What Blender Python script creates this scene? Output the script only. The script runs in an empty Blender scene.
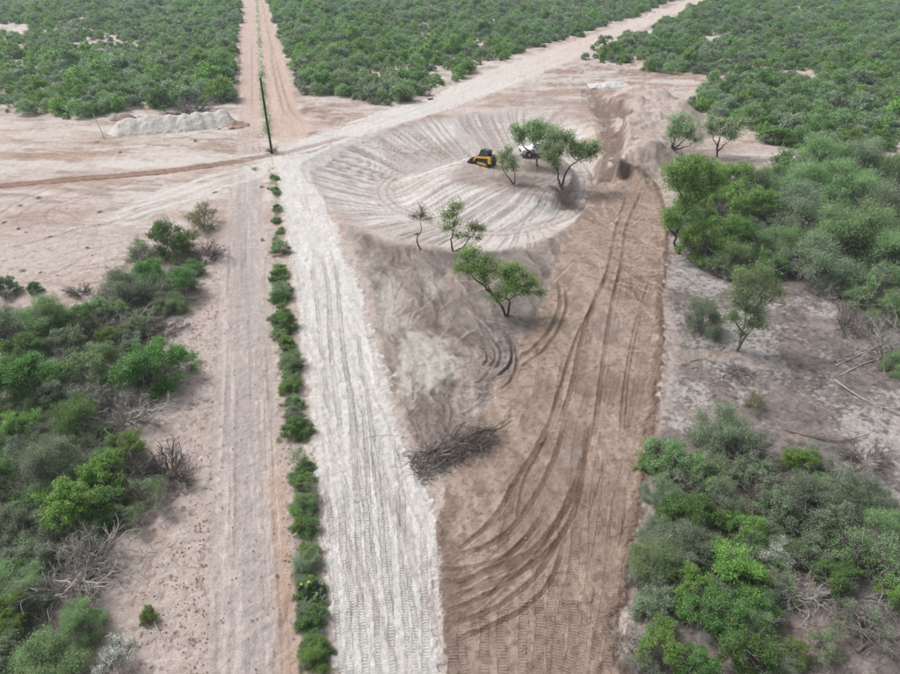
import bpy, bmesh, math, random
import numpy as np
from mathutils import Vector, Matrix, Euler

# ------------------------------------------------------------------ camera
CAM_H = 27.0
PITCH = math.radians(33.4)
FPX = 625.0                                   # focal length in pixels of the 900 px wide photograph
scene = bpy.context.scene
COL = scene.collection
cam_d = bpy.data.cameras.new('camera')
cam = bpy.data.objects.new('camera', cam_d)
COL.objects.link(cam)
cam.location = (0, 0, CAM_H)
cam.rotation_euler = (math.pi / 2 - PITCH, 0, 0)
cam_d.sensor_width = 36.0
cam_d.lens = 36.0 * FPX / 900.0
cam_d.clip_start = 0.1
cam_d.clip_end = 20000
scene.camera = cam

# ------------------------------------------------------------------ world, sun, exposure
SUN_EL, SUN_AZ = math.radians(50), math.radians(-62)     # azimuth from +Y towards +X
world = bpy.data.worlds.new('World')
scene.world = world
world.use_nodes = True
wn = world.node_tree
wn.nodes.clear()
sky = wn.nodes.new('ShaderNodeTexSky')
sky.sky_type = 'NISHITA'
sky.sun_disc = False
sky.sun_elevation = SUN_EL
sky.sun_rotation = SUN_AZ
sky.dust_density = 4.0
hs = wn.nodes.new('ShaderNodeHueSaturation')
hs.inputs['Saturation'].default_value = 0.22          # a closed cloud cover is nearly white
bg = wn.nodes.new('ShaderNodeBackground')
bg.inputs['Strength'].default_value = 0.105
wo = wn.nodes.new('ShaderNodeOutputWorld')
wn.links.new(sky.outputs[0], hs.inputs['Color'])
wn.links.new(hs.outputs[0], bg.inputs[0])
wn.links.new(bg.outputs[0], wo.inputs[0])
sun_d = bpy.data.lights.new('sun', 'SUN')
sun_d.energy = 1.5
sun_d.angle = math.radians(18)
sun_d.color = (1.0, 0.98, 0.95)
sun = bpy.data.objects.new('sun', sun_d)
COL.objects.link(sun)
sdir = Vector((math.sin(SUN_AZ) * math.cos(SUN_EL), math.cos(SUN_AZ) * math.cos(SUN_EL), math.sin(SUN_EL)))
sun.rotation_euler = sdir.to_track_quat('Z', 'Y').to_euler()
scene.view_settings.view_transform = 'Standard'
scene.view_settings.look = 'None'
scene.view_settings.exposure = 0.82
scene.view_settings.gamma = 1.0
scene.view_settings.use_curve_mapping = False

# ------------------------------------------------------------------ small maths
CP, SP = math.cos(PITCH), math.sin(PITCH)


def at(px, py, z=0.0):
    """photo pixel -> point of the place on the level z"""
    u, v = (px - 450) / FPX, (337 - py) / FPX
    t = (CAM_H - z) / (SP - v * CP)
    return (u * t, (CP + v * SP) * t, z)


def g2(pts, z=0.0):
    return np.array([at(a, b, z)[:2] for a, b in pts])


def depth_at(x, y, z=0.0):
    return y * CP + (CAM_H - z) * SP


def lin(c):
    c = np.asarray(c, float) / 255.0
    return np.where(c <= 0.04045, c / 12.92, ((c + 0.055) / 1.055) ** 2.4)


KEXP = 1.35


def A(r, g, b):
    return lin((r, g, b)) / KEXP


_rs = np.random.RandomState(7)
_tab = _rs.rand(256, 256)


def vn(x, y, seed=0):
    x = x + seed * 17.31
    y = y + seed * 9.77
    xi = np.floor(x).astype(np.int64); yi = np.floor(y).astype(np.int64)
    fx = x - xi; fy = y - yi
    fx = fx * fx * (3 - 2 * fx); fy = fy * fy * (3 - 2 * fy)
    a = _tab[xi & 255, yi & 255]; b = _tab[(xi + 1) & 255, yi & 255]
    c = _tab[xi & 255, (yi + 1) & 255]; d = _tab[(xi + 1) & 255, (yi + 1) & 255]
    return (a + (b - a) * fx) * (1 - fy) + (c + (d - c) * fx) * fy


def fbm(x, y, seed=0, octs=4):
    s = 0; a = 0.5; n = 0
    for i in range(octs):
        s = s + a * vn(x, y, seed + i * 3); n += a
        x = x * 2.03 + 3.1; y = y * 2.03 + 1.7; a *= 0.55
    return s / n


def sm(x, a, b):
    t = np.clip((x - a) / (b - a), 0, 1)
    return t * t * (3 - 2 * t)


def spline(p, n=6, closed=False):
    p = np.asarray(p, float)
    if closed:
        q = np.vstack([p[-1], p, p[0], p[1]])
    else:
        q = np.vstack([2 * p[0] - p[1], p, 2 * p[-1] - p[-2]])
    out = []
    for i in range(1, len(q) - 2):
        for k in range(n):
            t = k / n
            out.append(0.5 * ((2 * q[i]) + (-q[i - 1] + q[i + 1]) * t + (2 * q[i - 1] - 5 * q[i] + 4 * q[i + 1] - q[i + 2]) * t * t
                              + (-q[i - 1] + 3 * q[i] - 3 * q[i + 1] + q[i + 2]) * t ** 3))
    if not closed:
        out.append(q[-2])
    return np.array(out)


def line_dist(X, Y, P, closed=False):
    """distance and arc length to a polyline"""
    D = np.full(X.shape, 1e18); S = np.zeros(X.shape); acc = 0.0
    n = len(P)
    for i in range(n if closed else n - 1):
        a = P[i]; b = P[(i + 1) % n]
        dx, dy = b - a
        L2 = dx * dx + dy * dy + 1e-12
        t = np.clip(((X - a[0]) * dx + (Y - a[1]) * dy) / L2, 0, 1)
        d = (X - a[0] - t * dx) ** 2 + (Y - a[1] - t * dy) ** 2
        m = d < D
        D = np.where(m, d, D)
        S = np.where(m, acc + t * math.sqrt(L2), S)
        acc += math.sqrt(L2)
    return np.sqrt(D), S


def inside(X, Y, P):
    r = np.zeros(X.shape, bool); n = len(P)
    for i in range(n):
        x0, y0 = P[i]; x1, y1 = P[(i + 1) % n]
        if y0 == y1:
            continue
        c = ((y0 > Y) != (y1 > Y)) & (X < (x1 - x0) * (Y - y0) / (y1 - y0) + x0)
        r ^= c
    return r


def sdf(X, Y, P, margin=3.0):
    """signed distance to a closed outline, positive inside, computed near the outline only"""
    out = np.full(X.shape, -margin)
    lo = P.min(0) - margin; hi = P.max(0) + margin
    m = (X > lo[0]) & (X < hi[0]) & (Y > lo[1]) & (Y < hi[1])
    if m.any():
        d, _ = line_dist(X[m], Y[m], P, True)
        i = inside(X[m], Y[m], P)
        out[m] = np.where(i, d, -d)
    return out


# ------------------------------------------------------------------ outlines of the place, traced on the ground
ranch_road = g2([(205, 720), (205, 674), (210, 450), (219, 300), (226, 215), (233, 170), (240, 112), (241, 60), (243, 0), (243.3, -30),
                 (249, -30), (255, 0), (259, 60), (263, 110), (264, 160), (266, 240), (271, 300), (279, 400), (285, 500), (292, 600), (297, 720)])
far_track = g2([(270, 140), (262, 60), (258, 0), (252, -30), (256, -30), (266, 0), (282, 55), (298, 108), (312, 130), (300, 146)])
caliche_road = g2([(275, 158), (283, 210), (292, 270), (303, 360), (312, 430), (320, 500), (331, 600), (342, 720), (448, 720), (442, 640),
                   (438, 590), (438, 540), (432, 500), (415, 465), (400, 430), (388, 390), (374, 340), (362, 290), (343, 245), (325, 205), (312, 170),
                   (340, 150), (380, 133), (430, 115), (480, 98), (530, 78), (575, 60), (610, 43), (650, 26), (700, 4), (760, -20),
                   (750, -21), (690, 0), (620, 26), (560, 46), (510, 63), (460, 83), (420, 101), (380, 113), (330, 130), (300, 142)])
haul_road = g2([(598, 178), (588, 192), (577, 215), (562, 245), (550, 285), (534, 325), (508, 362), (486, 405), (466, 440), (444, 478), (439, 530),
                (438, 600), (446, 660), (450, 720), (632, 720), (624, 660), (626, 600), (636, 540), (646, 480), (653, 440), (661, 385), (666, 340),
                (662, 300), (668, 260), (668, 218), (660, 188), (650, 180)])
lane = spline(g2([(-60, 190), (0, 185), (60, 180), (130, 174), (200, 167), (262, 157), (300, 150), (345, 138)]), 4)
PIT = 1.6
pit_rim = spline(g2([(300, 170), (312, 158), (345, 143), (390, 127), (430, 117), (490, 110), (545, 109), (580, 117), (598, 138), (600, 165),
                     (592, 190), (582, 212), (560, 232), (520, 247), (480, 252), (430, 246), (385, 236), (345, 218), (318, 194)]), 4, True)
pit_ring = spline(g2([(383, 190), (384, 180), (398, 169), (433, 159), (480, 152), (535, 147), (572, 152), (590, 175), (578, 208), (545, 228),
                      (500, 238), (455, 234), (418, 219), (393, 205)], -PIT), 4, True)
island = spline(g2([(452, 180), (458, 166), (480, 158), (530, 154), (556, 156), (570, 170), (566, 186), (545, 194), (505, 193), (470, 187)]), 4, True)
MH = 2.0
mound_lip = spline(g2([(600, 90), (606, 92), (612, 95), (620, 102), (631, 109), (621, 119), (620, 135), (618, 150), (613, 163), (620, 165), (629, 163),
                       (640, 170), (655, 177)], MH), 4)
mound_rest = g2([(668, 172), (690, 155), (712, 138), (705, 115), (680, 98), (650, 90), (625, 86)])
mound = np.vstack([mound_lip, mound_rest])
isl_c = g2([(515, 178)])[0]


def hmacro(X, Y):
    X = np.asarray(X, float); Y = np.asarray(Y, float)
    H = (fbm(X * 0.05, Y * 0.05, 3, 3) - 0.5) * 0.35
    lo = pit_rim.min(0) - 1; hi = pit_rim.max(0) + 1
    m = (X > lo[0]) & (X < hi[0]) & (Y > lo[1]) & (Y < hi[1])
    if m.any():
        x, y = X[m], Y[m]
        dr, _ = line_dist(x, y, pit_rim, True)
        db, _ = line_dist(x, y, pit_ring, True)
        dt, _ = line_dist(x, y, island, True)
        inr, inb, int_ = inside(x, y, pit_rim), inside(x, y, pit_ring), inside(x, y, island)
        fb = np.clip(db - 1.1, 0, None)
        dep = 1.0 + 1.5 * sm(y, 62, 84)
        z_out = -dep * (dr / (dr + fb + 1e-6)) ** 0.85
        z_in = -dep * sm(dt / (dt + fb + 1e-6), 0.0, 1.0)
        z = np.where(inb, np.where(int_, 0, z_in), z_out)
        z = np.where(inr, z, 0)
        H[m] = H[m] + z
    lo = mound.min(0) - 1; hi = mound.max(0) + 1
    m = (X > lo[0]) & (X < hi[0]) & (Y > lo[1]) & (Y < hi[1])
    if m.any():
        x, y = X[m], Y[m]
        i = inside(x, y, mound)
        dl, _ = line_dist(x, y, mound_lip)
        de, _ = line_dist(x, y, np.vstack([mound_lip[-1], mound_rest, mound_lip[0]]))
        w = 0.35 + 1.3 * fbm(x * 0.6, y * 0.6, 5, 3) ** 2 * 2
        hh = MH * sm((dl + (fbm(x * 0.9, y * 0.9, 8, 3) - 0.5) * 0.9) / w, 0, 1) * sm(de / 4.5, 0, 1) * (0.35 + 1.35 * fbm(x * 0.2, y * 0.2, 9, 4))
        H[m] = H[m] + np.where(i, hh, 0)
    # shallow cut of the trench left of the mound
    tr = spline(g2([(590, 92), (604, 112), (610, 128), (608, 148), (602, 166), (600, 182)]), 4)
    d, _ = line_dist(X, Y, tr)
    H = H - 0.45 * (1 - sm(d, 0.6, 2.6))
    return H


def gz(x, y):
    return float(hmacro(np.array([x]), np.array([y]))[0])


def on(px, py, it=3):
    """photo pixel -> point on the modelled terrain"""
    z = 0.0
    for _ in range(it):
        x, y, _z = at(px, py, z)
        z = gz(x, y)
    return Vector((x, y, z))


# ------------------------------------------------------------------ materials
def new_mat(name):
    m = bpy.data.materials.new(name); m.use_nodes = True
    nt = m.node_tree
    for n in list(nt.nodes):
        if n.type != 'OUTPUT_MATERIAL':
            nt.nodes.remove(n)
    out = [n for n in nt.nodes][0]
    b = nt.nodes.new('ShaderNodeBsdfPrincipled')
    nt.links.new(b.outputs[0], out.inputs['Surface'])
    return m, nt, b, out


def math_node(nt, op, a, b=None):
    n = nt.nodes.new('ShaderNodeMath'); n.operation = op
    for i, v in enumerate((a, b)):
        if v is None:
            continue
        if isinstance(v, (int, float)):
            n.inputs[i].default_value = v
        else:
            nt.links.new(v, n.inputs[i])
    return n.outputs[0]


def noise_node(nt, vec, scale, detail=4, rough=0.6):
    n = nt.nodes.new('ShaderNodeTexNoise')
    n.inputs['Scale'].default_value = scale
    n.inputs['Detail'].default_value = detail
    n.inputs['Roughness'].default_value = rough
    if vec is not None:
        nt.links.new(vec, n.inputs['Vector'])
    return n.outputs[0]


def mul_color(nt, col, fac):
    n = nt.nodes.new('ShaderNodeVectorMath'); n.operation = 'SCALE'
    nt.links.new(col, n.inputs[0]); nt.links.new(fac, n.inputs['Scale'])
    return n.outputs[0]


def soil_material():
    m, nt, b, out = new_mat('soil')
    at_ = nt.nodes.new('ShaderNodeAttribute'); at_.attribute_name = 'soil'
    ct = nt.nodes.new('ShaderNodeAttribute'); ct.attribute_name = 'cleat'
    sep = nt.nodes.new('ShaderNodeSeparateXYZ'); nt.links.new(ct.outputs['Vector'], sep.inputs[0])
    tc = nt.nodes.new('ShaderNodeTexCoord')
    n1 = noise_node(nt, tc.outputs['Object'], 9.0, 6, 0.75)
    n2 = noise_node(nt, tc.outputs['Object'], 1.3, 5, 0.65)
    n3 = noise_node(nt, tc.outputs['Object'], 20.0, 3, 0.7)
    s = math_node(nt, 'SINE', math_node(nt, 'MULTIPLY', sep.outputs[0], 2 * math.pi / 0.14))
    s = math_node(nt, 'MULTIPLY', math_node(nt, 'ADD', math_node(nt, 'MULTIPLY', s, 0.5), 0.5), sep.outputs[1])
    n4 = noise_node(nt, tc.outputs['Object'], 4.5, 4, 0.7)
    k = math_node(nt, 'ADD', math_node(nt, 'MULTIPLY', n1, 0.95), 0.525)
    k2 = math_node(nt, 'ADD', math_node(nt, 'MULTIPLY', n2, 0.5), 0.75)
    k4 = math_node(nt, 'ADD', math_node(nt, 'MULTIPLY', n3, 1.1), 0.45)
    mr = nt.nodes.new('ShaderNodeMapRange'); nt.links.new(n4, mr.inputs[0])
    mr.inputs[1].default_value = 0.57; mr.inputs[2].default_value = 0.66; mr.inputs[3].default_value = 1.0; mr.inputs[4].default_value = 0.80
    k3 = math_node(nt, 'SUBTRACT', 1.0, math_node(nt, 'MULTIPLY', s, 0.20))
    f = math_node(nt, 'MULTIPLY', math_node(nt, 'MULTIPLY', math_node(nt, 'MULTIPLY', k, k2), math_node(nt, 'MULTIPLY', k4, mr.outputs[0])), k3)
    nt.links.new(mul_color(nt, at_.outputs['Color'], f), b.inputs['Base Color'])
    b.inputs['Roughness'].default_value = 0.95
    b.inputs['Specular IOR Level'].default_value = 0.12
    h = math_node(nt, 'ADD', math_node(nt, 'MULTIPLY', n1, 0.10), math_node(nt, 'MULTIPLY', n3, 0.035))
    h = math_node(nt, 'SUBTRACT', h, math_node(nt, 'MULTIPLY', s, 0.035))
    bp = nt.nodes.new('ShaderNodeBump'); bp.inputs['Strength'].default_value = 0.8; bp.inputs['Distance'].default_value = 1.0
    nt.links.new(h, bp.inputs['Height']); nt.links.new(bp.outputs[0], b.inputs['Normal'])
    return m


def leaf_material(name, c1, c2, tip, transl=0.35):
    """c1, c2: two leaf greens mixed by clump, tip: young growth"""
    m, nt, b, out = new_mat(name)
    tc = nt.nodes.new('ShaderNodeTexCoord')
    oi = nt.nodes.new('ShaderNodeObjectInfo')
    ge = nt.nodes.new('ShaderNodeNewGeometry')
    n = noise_node(nt, tc.outputs['Object'], 2.2, 3, 0.6)
    r = nt.nodes.new('ShaderNodeMapRange'); nt.links.new(n, r.inputs[0])
    r.inputs[1].default_value = 0.36; r.inputs[2].default_value = 0.66
    mx = nt.nodes.new('ShaderNodeMix'); mx.data_type = 'RGBA'
    nt.links.new(r.outputs[0], mx.inputs[0])
    mx.inputs[6].default_value = (*c1, 1); mx.inputs[7].default_value = (*c2, 1)
    mx2 = nt.nodes.new('ShaderNodeMix'); mx2.data_type = 'RGBA'
    isl = math_node(nt, 'GREATER_THAN', ge.outputs['Random Per Island'], 0.66)
    nt.links.new(math_node(nt, 'MULTIPLY', isl, 0.7), mx2.inputs[0])
    nt.links.new(mx.outputs[2], mx2.inputs[6]); mx2.inputs[7].default_value = (*tip, 1)
    hsv = nt.nodes.new('ShaderNodeHueSaturation')
    nt.links.new(mx2.outputs[2], hsv.inputs['Color'])
    nt.links.new(math_node(nt, 'ADD', math_node(nt, 'MULTIPLY', oi.outputs['Random'], 0.03), 0.496), hsv.inputs['Hue'])
    v = math_node(nt, 'ADD', math_node(nt, 'MULTIPLY', oi.outputs['Random'], 0.5), 1.04)
    v = math_node(nt, 'MULTIPLY', v, math_node(nt, 'ADD', math_node(nt, 'MULTIPLY', ge.outputs['Random Per Island'], 0.5), 0.75))
    nt.links.new(v, hsv.inputs['Value'])
    nt.links.new(hsv.outputs[0], b.inputs['Base Color'])
    b.inputs['Roughness'].default_value = 0.6
    b.inputs['Specular IOR Level'].default_value = 0.25
    tr = nt.nodes.new('ShaderNodeBsdfTranslucent')
    nt.links.new(hsv.outputs[0], tr.inputs['Color'])
    ms = nt.nodes.new('ShaderNodeMixShader'); ms.inputs[0].default_value = transl
    nt.links.new(b.outputs[0], ms.inputs[1]); nt.links.new(tr.outputs[0], ms.inputs[2])
    nt.links.new(ms.outputs[0], out.inputs['Surface'])
    return m


def plain(name, c, rough=0.7, metal=0.0, var=0.25, scale=6.0, spec=0.3, bump=0.0):
    m, nt, b, out = new_mat(name)
    tc = nt.nodes.new('ShaderNodeTexCoord')
    n = noise_node(nt, tc.outputs['Object'], scale, 4, 0.65)
    rgb = nt.nodes.new('ShaderNodeRGB'); rgb.outputs[0].default_value = (*c, 1)
    f = math_node(nt, 'ADD', math_node(nt, 'MULTIPLY', n, 2 * var), 1 - var)
    nt.links.new(mul_color(nt, rgb.outputs[0], f), b.inputs['Base Color'])
    b.inputs['Roughness'].default_value = rough
    b.inputs['Metallic'].default_value = metal
    b.inputs['Specular IOR Level'].default_value = spec
    if bump:
        bp = nt.nodes.new('ShaderNodeBump'); bp.inputs['Strength'].default_value = 0.8; bp.inputs['Distance'].default_value = bump
        nt.links.new(n, bp.inputs['Height']); nt.links.new(bp.outputs[0], b.inputs['Normal'])
    return m


M = {}
M['soil'] = soil_material()
M['leaf_bright'] = leaf_material('leaf_bright', (0.139, 0.232, 0.058), (0.197, 0.307, 0.081), (0.267, 0.36, 0.11), 0.48)
M['leaf_deep'] = leaf_material('leaf_deep', (0.086, 0.162, 0.051), (0.133, 0.226, 0.07), (0.186, 0.278, 0.093), 0.48)
M['leaf_grey'] = leaf_material('leaf_grey', (0.151, 0.197, 0.125), (0.215, 0.267, 0.174), (0.29, 0.336, 0.232), 0.48)
M['leaf_feather'] = leaf_material('leaf_feather', (0.145, 0.226, 0.104), (0.22, 0.307, 0.139), (0.29, 0.371, 0.186), 0.48)
M['leaf_sage'] = leaf_material('leaf_sage', (0.18, 0.26, 0.125), (0.26, 0.345, 0.17), (0.34, 0.42, 0.23), 0.48)
M['leaf_olive'] = leaf_material('leaf_olive', (0.15, 0.17, 0.055), (0.21, 0.22, 0.08), (0.27, 0.26, 0.12), 0.3)
M['leaf_pale'] = leaf_material('leaf_pale', (0.30, 0.33, 0.28), (0.42, 0.44, 0.40), (0.52, 0.54, 0.50), 0.2)
M['bark'] = plain('bark', (0.085, 0.070, 0.060), 0.9, var=0.4, scale=8)
M['twig'] = plain('twig', (0.20, 0.18, 0.165), 0.9, var=0.4, scale=5)
M['dead'] = plain('dead_wood', (0.34, 0.315, 0.29), 0.9, var=0.4, scale=5)
M['dead_dark'] = plain('weathered_wood', (0.13, 0.115, 0.105), 0.9, var=0.45, scale=5)
M['caliche'] = plain('caliche_gravel', tuple(A(212, 206, 199)), 0.95, var=0.22, scale=3.5, spec=0.1, bump=0.12)
M['white_caliche'] = plain('white_caliche', tuple(A(214, 212, 210)), 0.95, var=0.12, scale=3.5, spec=0.1, bump=0.12)
M['clod'] = plain('soil_clod', tuple(A(172, 150, 137)), 0.95, var=0.4, scale=0.6, spec=0.1)
M['litter'] = plain('twig_litter', (0.17, 0.145, 0.13), 0.95, var=0.45, scale=0.8, spec=0.1)
M['creosote'] = plain('creosote_wood', (0.022, 0.019, 0.018), 0.8, var=0.3)
M['steel'] = plain('galvanised_steel', (0.42, 0.43, 0.44), 0.45, 0.7, var=0.15)
M['white'] = plain('white_paint', (0.58, 0.59, 0.60), 0.35, var=0.06, spec=0.5)
M['yellow'] = plain('yellow_paint', (0.62, 0.34, 0.04), 0.4, var=0.12, spec=0.5)
M['black'] = plain('black_paint', (0.018, 0.018, 0.019), 0.45, var=0.3, spec=0.4)
M['rubber'] = plain('rubber', (0.022, 0.021, 0.020), 0.85, var=0.4)
M['glass'] = plain('dark_glass', (0.03, 0.037, 0.042), 0.08, var=0.1, spec=0.8)
M['lamp'] = plain('lamp_lens', (0.7, 0.7, 0.68), 0.15, var=0.05, spec=0.6)
M['red_lens'] = plain('red_lens', (0.35, 0.02, 0.02), 0.2, var=0.05, spec=0.6)
M['cactus'] = plain('cactus_skin', (0.085, 0.135, 0.075), 0.6, var=0.25, scale=4)
M['flower'] = plain('yellow_flower', (0.6, 0.45, 0.04), 0.6, var=0.1)


# ------------------------------------------------------------------ mesh helpers
class MB:
    def __init__(self):
        self.v = []; self.f = []; self.n = 0

    def add(self, v, f):
        v = np.asarray(v, float)
        self.v.append(v)
        self.f.extend([tuple(i + self.n for i in q) for q in f])
        self.n += len(v)

    def box(self, c, s, taper=(1, 1), rot=None):
        x, y, z = np.array(s) / 2.0
        tx, ty = taper
        v = np.array([(-x, -y, -z), (x, -y, -z), (x, y, -z), (-x, y, -z), (-x * tx, -y * ty, z), (x * tx, -y * ty, z), (x * tx, y * ty, z), (-x * tx, y * ty, z)])
        if rot is not None:
            v = v @ np.array(Euler(rot).to_matrix()).T
        self.add(v + np.array(c), [(3, 2, 1, 0), (4, 5, 6, 7), (0, 1, 5, 4), (1, 2, 6, 5), (2, 3, 7, 6), (3, 0, 4, 7)])

    def prism(self, prof, y0, y1, inset=0.0, top=None):
        """profile in xz, extruded along y"""
        n = len(prof)
        v = [(x, y0, z) for x, z in prof] + [(x, y1, z) for x, z in prof]
        f = [tuple(range(n)), tuple(range(2 * n - 1, n - 1, -1))]
        f += [((i + 1) % n, i, n + i, n + (i + 1) % n) for i in range(n)]
        self.add(v, f)

    def tube(self, pts, rad, sides=4, cap=True):
        pts = np.asarray(pts, float); n = len(pts)
        rad = np.broadcast_to(np.asarray(rad, float), (n,))
        tan = np.gradient(pts, axis=0)
        tan /= np.linalg.norm(tan, axis=1)[:, None] + 1e-9
        ref = np.array([0.31, 0.22, 0.92]) if abs(tan[0][2]) < 0.8 else np.array([0.93, 0.2, 0.3])
        a = np.cross(tan, ref); a /= np.linalg.norm(a, axis=1)[:, None] + 1e-9
        b = np.cross(tan, a)
        th = np.arange(sides) * 2 * math.pi / sides
        ring = pts[:, None, :] + rad[:, None, None] * (np.cos(th)[None, :, None] * a[:, None, :] + np.sin(th)[None, :, None] * b[:, None, :])
        f = []
        for i in range(n - 1):
            for k in range(sides):
                k2 = (k + 1) % sides
                f.append((i * sides + k, i * sides + k2, (i + 1) * sides + k2, (i + 1) * sides + k))
        if cap:
            f.append(tuple(range(sides - 1, -1, -1))); f.append(tuple((n - 1) * sides + k for k in range(sides)))
        self.add(ring.reshape(-1, 3), f)

    def quads(self, v):
        k = len(v) // 4
        self.v.append(v)
        idx = (np.arange(k * 4).reshape(k, 4) + self.n).tolist()
        self.f.extend(idx)
        self.n += len(v)

    def mesh(self, name, mat, smooth=False):
        me = bpy.data.meshes.new(name)
        me.from_pydata(np.vstack(self.v).tolist(), [], self.f)
        for mm in (mat if isinstance(mat, (list, tuple)) else [mat]):
            me.materials.append(mm)
        if smooth:
            me.polygons.foreach_set('use_smooth', [True] * len(me.polygons))
        me.update()
        return me

    def build(self, name, mat, parent=None, smooth=False, bevel=0.0):
        me = self.mesh(name, mat, smooth)
        o = bpy.data.objects.new(name, me); COL.objects.link(o)
        if parent:
            o.parent = parent
        if bevel:
            md = o.modifiers.new('bevel', 'BEVEL'); md.width = bevel; md.segments = 2; md.limit_method = 'ANGLE'
        return o


def tag(o, label=None, cat=None, group=None, kind=None):
    if label: o['label'] = label
    if cat: o['category'] = cat
    if group: o['group'] = group
    if kind: o['kind'] = kind
    return o


def empty(name, loc, rz=0, sc=1.0):
    o = bpy.data.objects.new(name, None); COL.objects.link(o)
    o.location = loc; o.rotation_euler = (0, 0, rz)
    o.scale = (sc, sc, sc) if isinstance(sc, (int, float)) else sc
    o.empty_display_size = 0.2
    return o


def link(name, me, parent=None, mat=None):
    o = bpy.data.objects.new(name, me); COL.objects.link(o)
    if parent:
        o.parent = parent
    if mat is not None:
        o.material_slots[0].link = 'OBJECT'; o.material_slots[0].material = mat
    return o


#@@GROUND
# ------------------------------------------------------------------ the ground: one height field, cells growing with distance
def build_ground():
    def yrow(py):
        return at(450, py)[1]
    rows = [yrow(p) for p in np.arange(705, 110, -0.9)] + [yrow(p) for p in np.arange(110, -25, -1.5)]
    rows = np.array(rows)
    pre = np.array([-400, -150, -60, -25, -8, 0, 4, 7])
    pre = pre[pre < rows[0] - 0.5]
    post = rows[-1] * np.array([1.06, 1.15, 1.35, 1.8, 3, 6, 12, 25])
    rows = np.concatenate([pre, rows, post])
    s = np.linspace(-1, 1, 881)
    s = np.concatenate([[-30, -12, -6, -3, -2, -1.5, -1.2, -1.08], s, [1.08, 1.2, 1.5, 2, 3, 6, 12, 30]])
    W = 0.85 * np.maximum(rows * CP + CAM_H * SP, 16.0)
    X = (s[None, :] * W[:, None]); Y = np.broadcast_to(rows[:, None], X.shape).copy()
    shp = X.shape
    X = X.ravel(); Y = Y.ravel()
    cell = np.maximum(W / 440.0, 0.03)[:, None] * np.ones(shp); cell = cell.ravel()
    H = hmacro(X, Y)
    H = np.where((np.abs(X) > 900) | (Y > 900), 0, H)
    # ---- broad soil colours
    n_big = fbm(X * 0.06, Y * 0.06, 11, 4); n_mid = fbm(X * 0.35, Y * 0.35, 21, 4); n_fin = fbm(X * 1.7, Y * 1.7, 31, 4)
    n_tiny = vn(X * 6.1, Y * 6.1, 41)
    c = np.empty((len(X), 3))
    c[:] = A(204, 184, 174)

    def mixc(col, m):
        nonlocal c
        c = c + (np.asarray(col) - c) * m[:, None]
    mixc(A(186, 158, 142), sm(n_mid, 0.45, 0.75) * 0.6)
    mixc(A(214, 198, 190), sm(n_fin, 0.5, 0.8) * 0.45)
    # road frame: the fence line runs straight away from here
    az = math.atan2(-0.330, 1.198)
    Q = X * math.sin(az) + Y * math.cos(az); Pp = X * math.cos(az) - Y * math.sin(az)
    edge = (n_mid - 0.5) * 1.3 + (n_fin - 0.5) * 0.8

    def blob(px, py, rx, ry, col, amt, soft=0.35, seed=0, streak=None):
        """a patch of other ground tone: centre and radii as seen in the photo"""
        cx, cy, _ = at(px, py); rxm = abs(at(px + rx, py)[0] - cx); rym = abs(at(px, py - ry)[1] - at(px, py + ry)[1]) / 2
        d = np.sqrt(((X - cx) / rxm) ** 2 + ((Y - cy) / rym) ** 2) + (fbm(X * 0.7, Y * 0.7, 50 + seed, 5) - 0.5) * 2.2
        mixc(col, (1 - sm(d, 1 - soft, 1 + soft * 0.4)) * amt)
    # red and brown earth patches
    blob(330, 112, 40, 7, A(160, 120, 100), 0.9, seed=1)
    blob(620, 78, 85, 14, A(158, 128, 112), 0.95, seed=2)
    blob(560, 100, 50, 14, A(176, 152, 140), 0.8, seed=3)
    blob(700, 165, 70, 25, A(172, 155, 148), 0.8, seed=4)
    blob(80, 153, 90, 7, A(190, 155, 130), 0.8, seed=5)
    blob(40, 135, 120, 8, A(198, 172, 155), 0.7, seed=6)
    blob(130, 205, 22, 8, A(168, 138, 122), 0.7, seed=7)
    blob(230, 145, 25, 12, A(176, 150, 135), 0.8, seed=8)
    blob(700, 95, 40, 12, A(206, 186, 174), 0.8, seed=9)
    blob(60, 240, 60, 40, A(206, 190, 184), 0.7, seed=10)
    # grey litter ground right of the haul road
    grey = g2([(672, 200), (668, 260), (662, 300), (668, 340), (664, 385), (655, 440), (646, 500), (630, 600), (622, 720), (1100, 720), (1100, 170), (820, 165), (740, 175)])
    dg = sdf(X, Y, grey, 6.0) + edge
    mg = sm(dg, -0.3, 1.2)
    gcol = A(138, 126, 121)[None, :] * (0.30 + 0.75 * fbm(X * 0.8, Y * 0.8, 61, 5) + 0.65 * fbm(X * 4.0, Y * 4.0, 64, 3))[:, None]
    c = c + (gcol - c) * mg[:, None]
    mixc(A(200, 192, 188), mg * sm(fbm(X * 0.28, Y * 0.28, 66, 4) + (fbm(X * 5.0, Y * 5.0, 68, 3) - 0.5) * 0.5, 0.52, 0.66) * 0.75)
    mixc(A(84, 74, 70), mg * sm(fbm(X * 2.6, Y * 2.6, 69, 4), 0.60, 0.72) * 0.6)
    mixc(A(186, 165, 152), mg * sm(fbm(X * 0.2, Y * 0.35, 67, 3), 0.58, 0.72) * 0.5)
    # brush floor on the left
    lfl = g2([(-300, 290), (0, 296), (100, 305), (190, 235), (215, 255), (180, 330), (195, 380), (150, 430), (185, 480), (130, 520), (125, 600), (110, 720), (-300, 720)])
    dl = sdf(X, Y, lfl, 5.0) + edge * 1.4
    ml = sm(dl, 0.0, 2.0)
    lc = A(140, 126, 118)[None, :] * (0.3 + 0.75 * fbm(X * 0.9, Y * 0.9, 71, 5) + 0.6 * fbm(X * 4.0, Y * 4.0, 74, 3))[:, None]
    c = c + (lc - c) * (ml * 0.85)[:, None]
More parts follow.
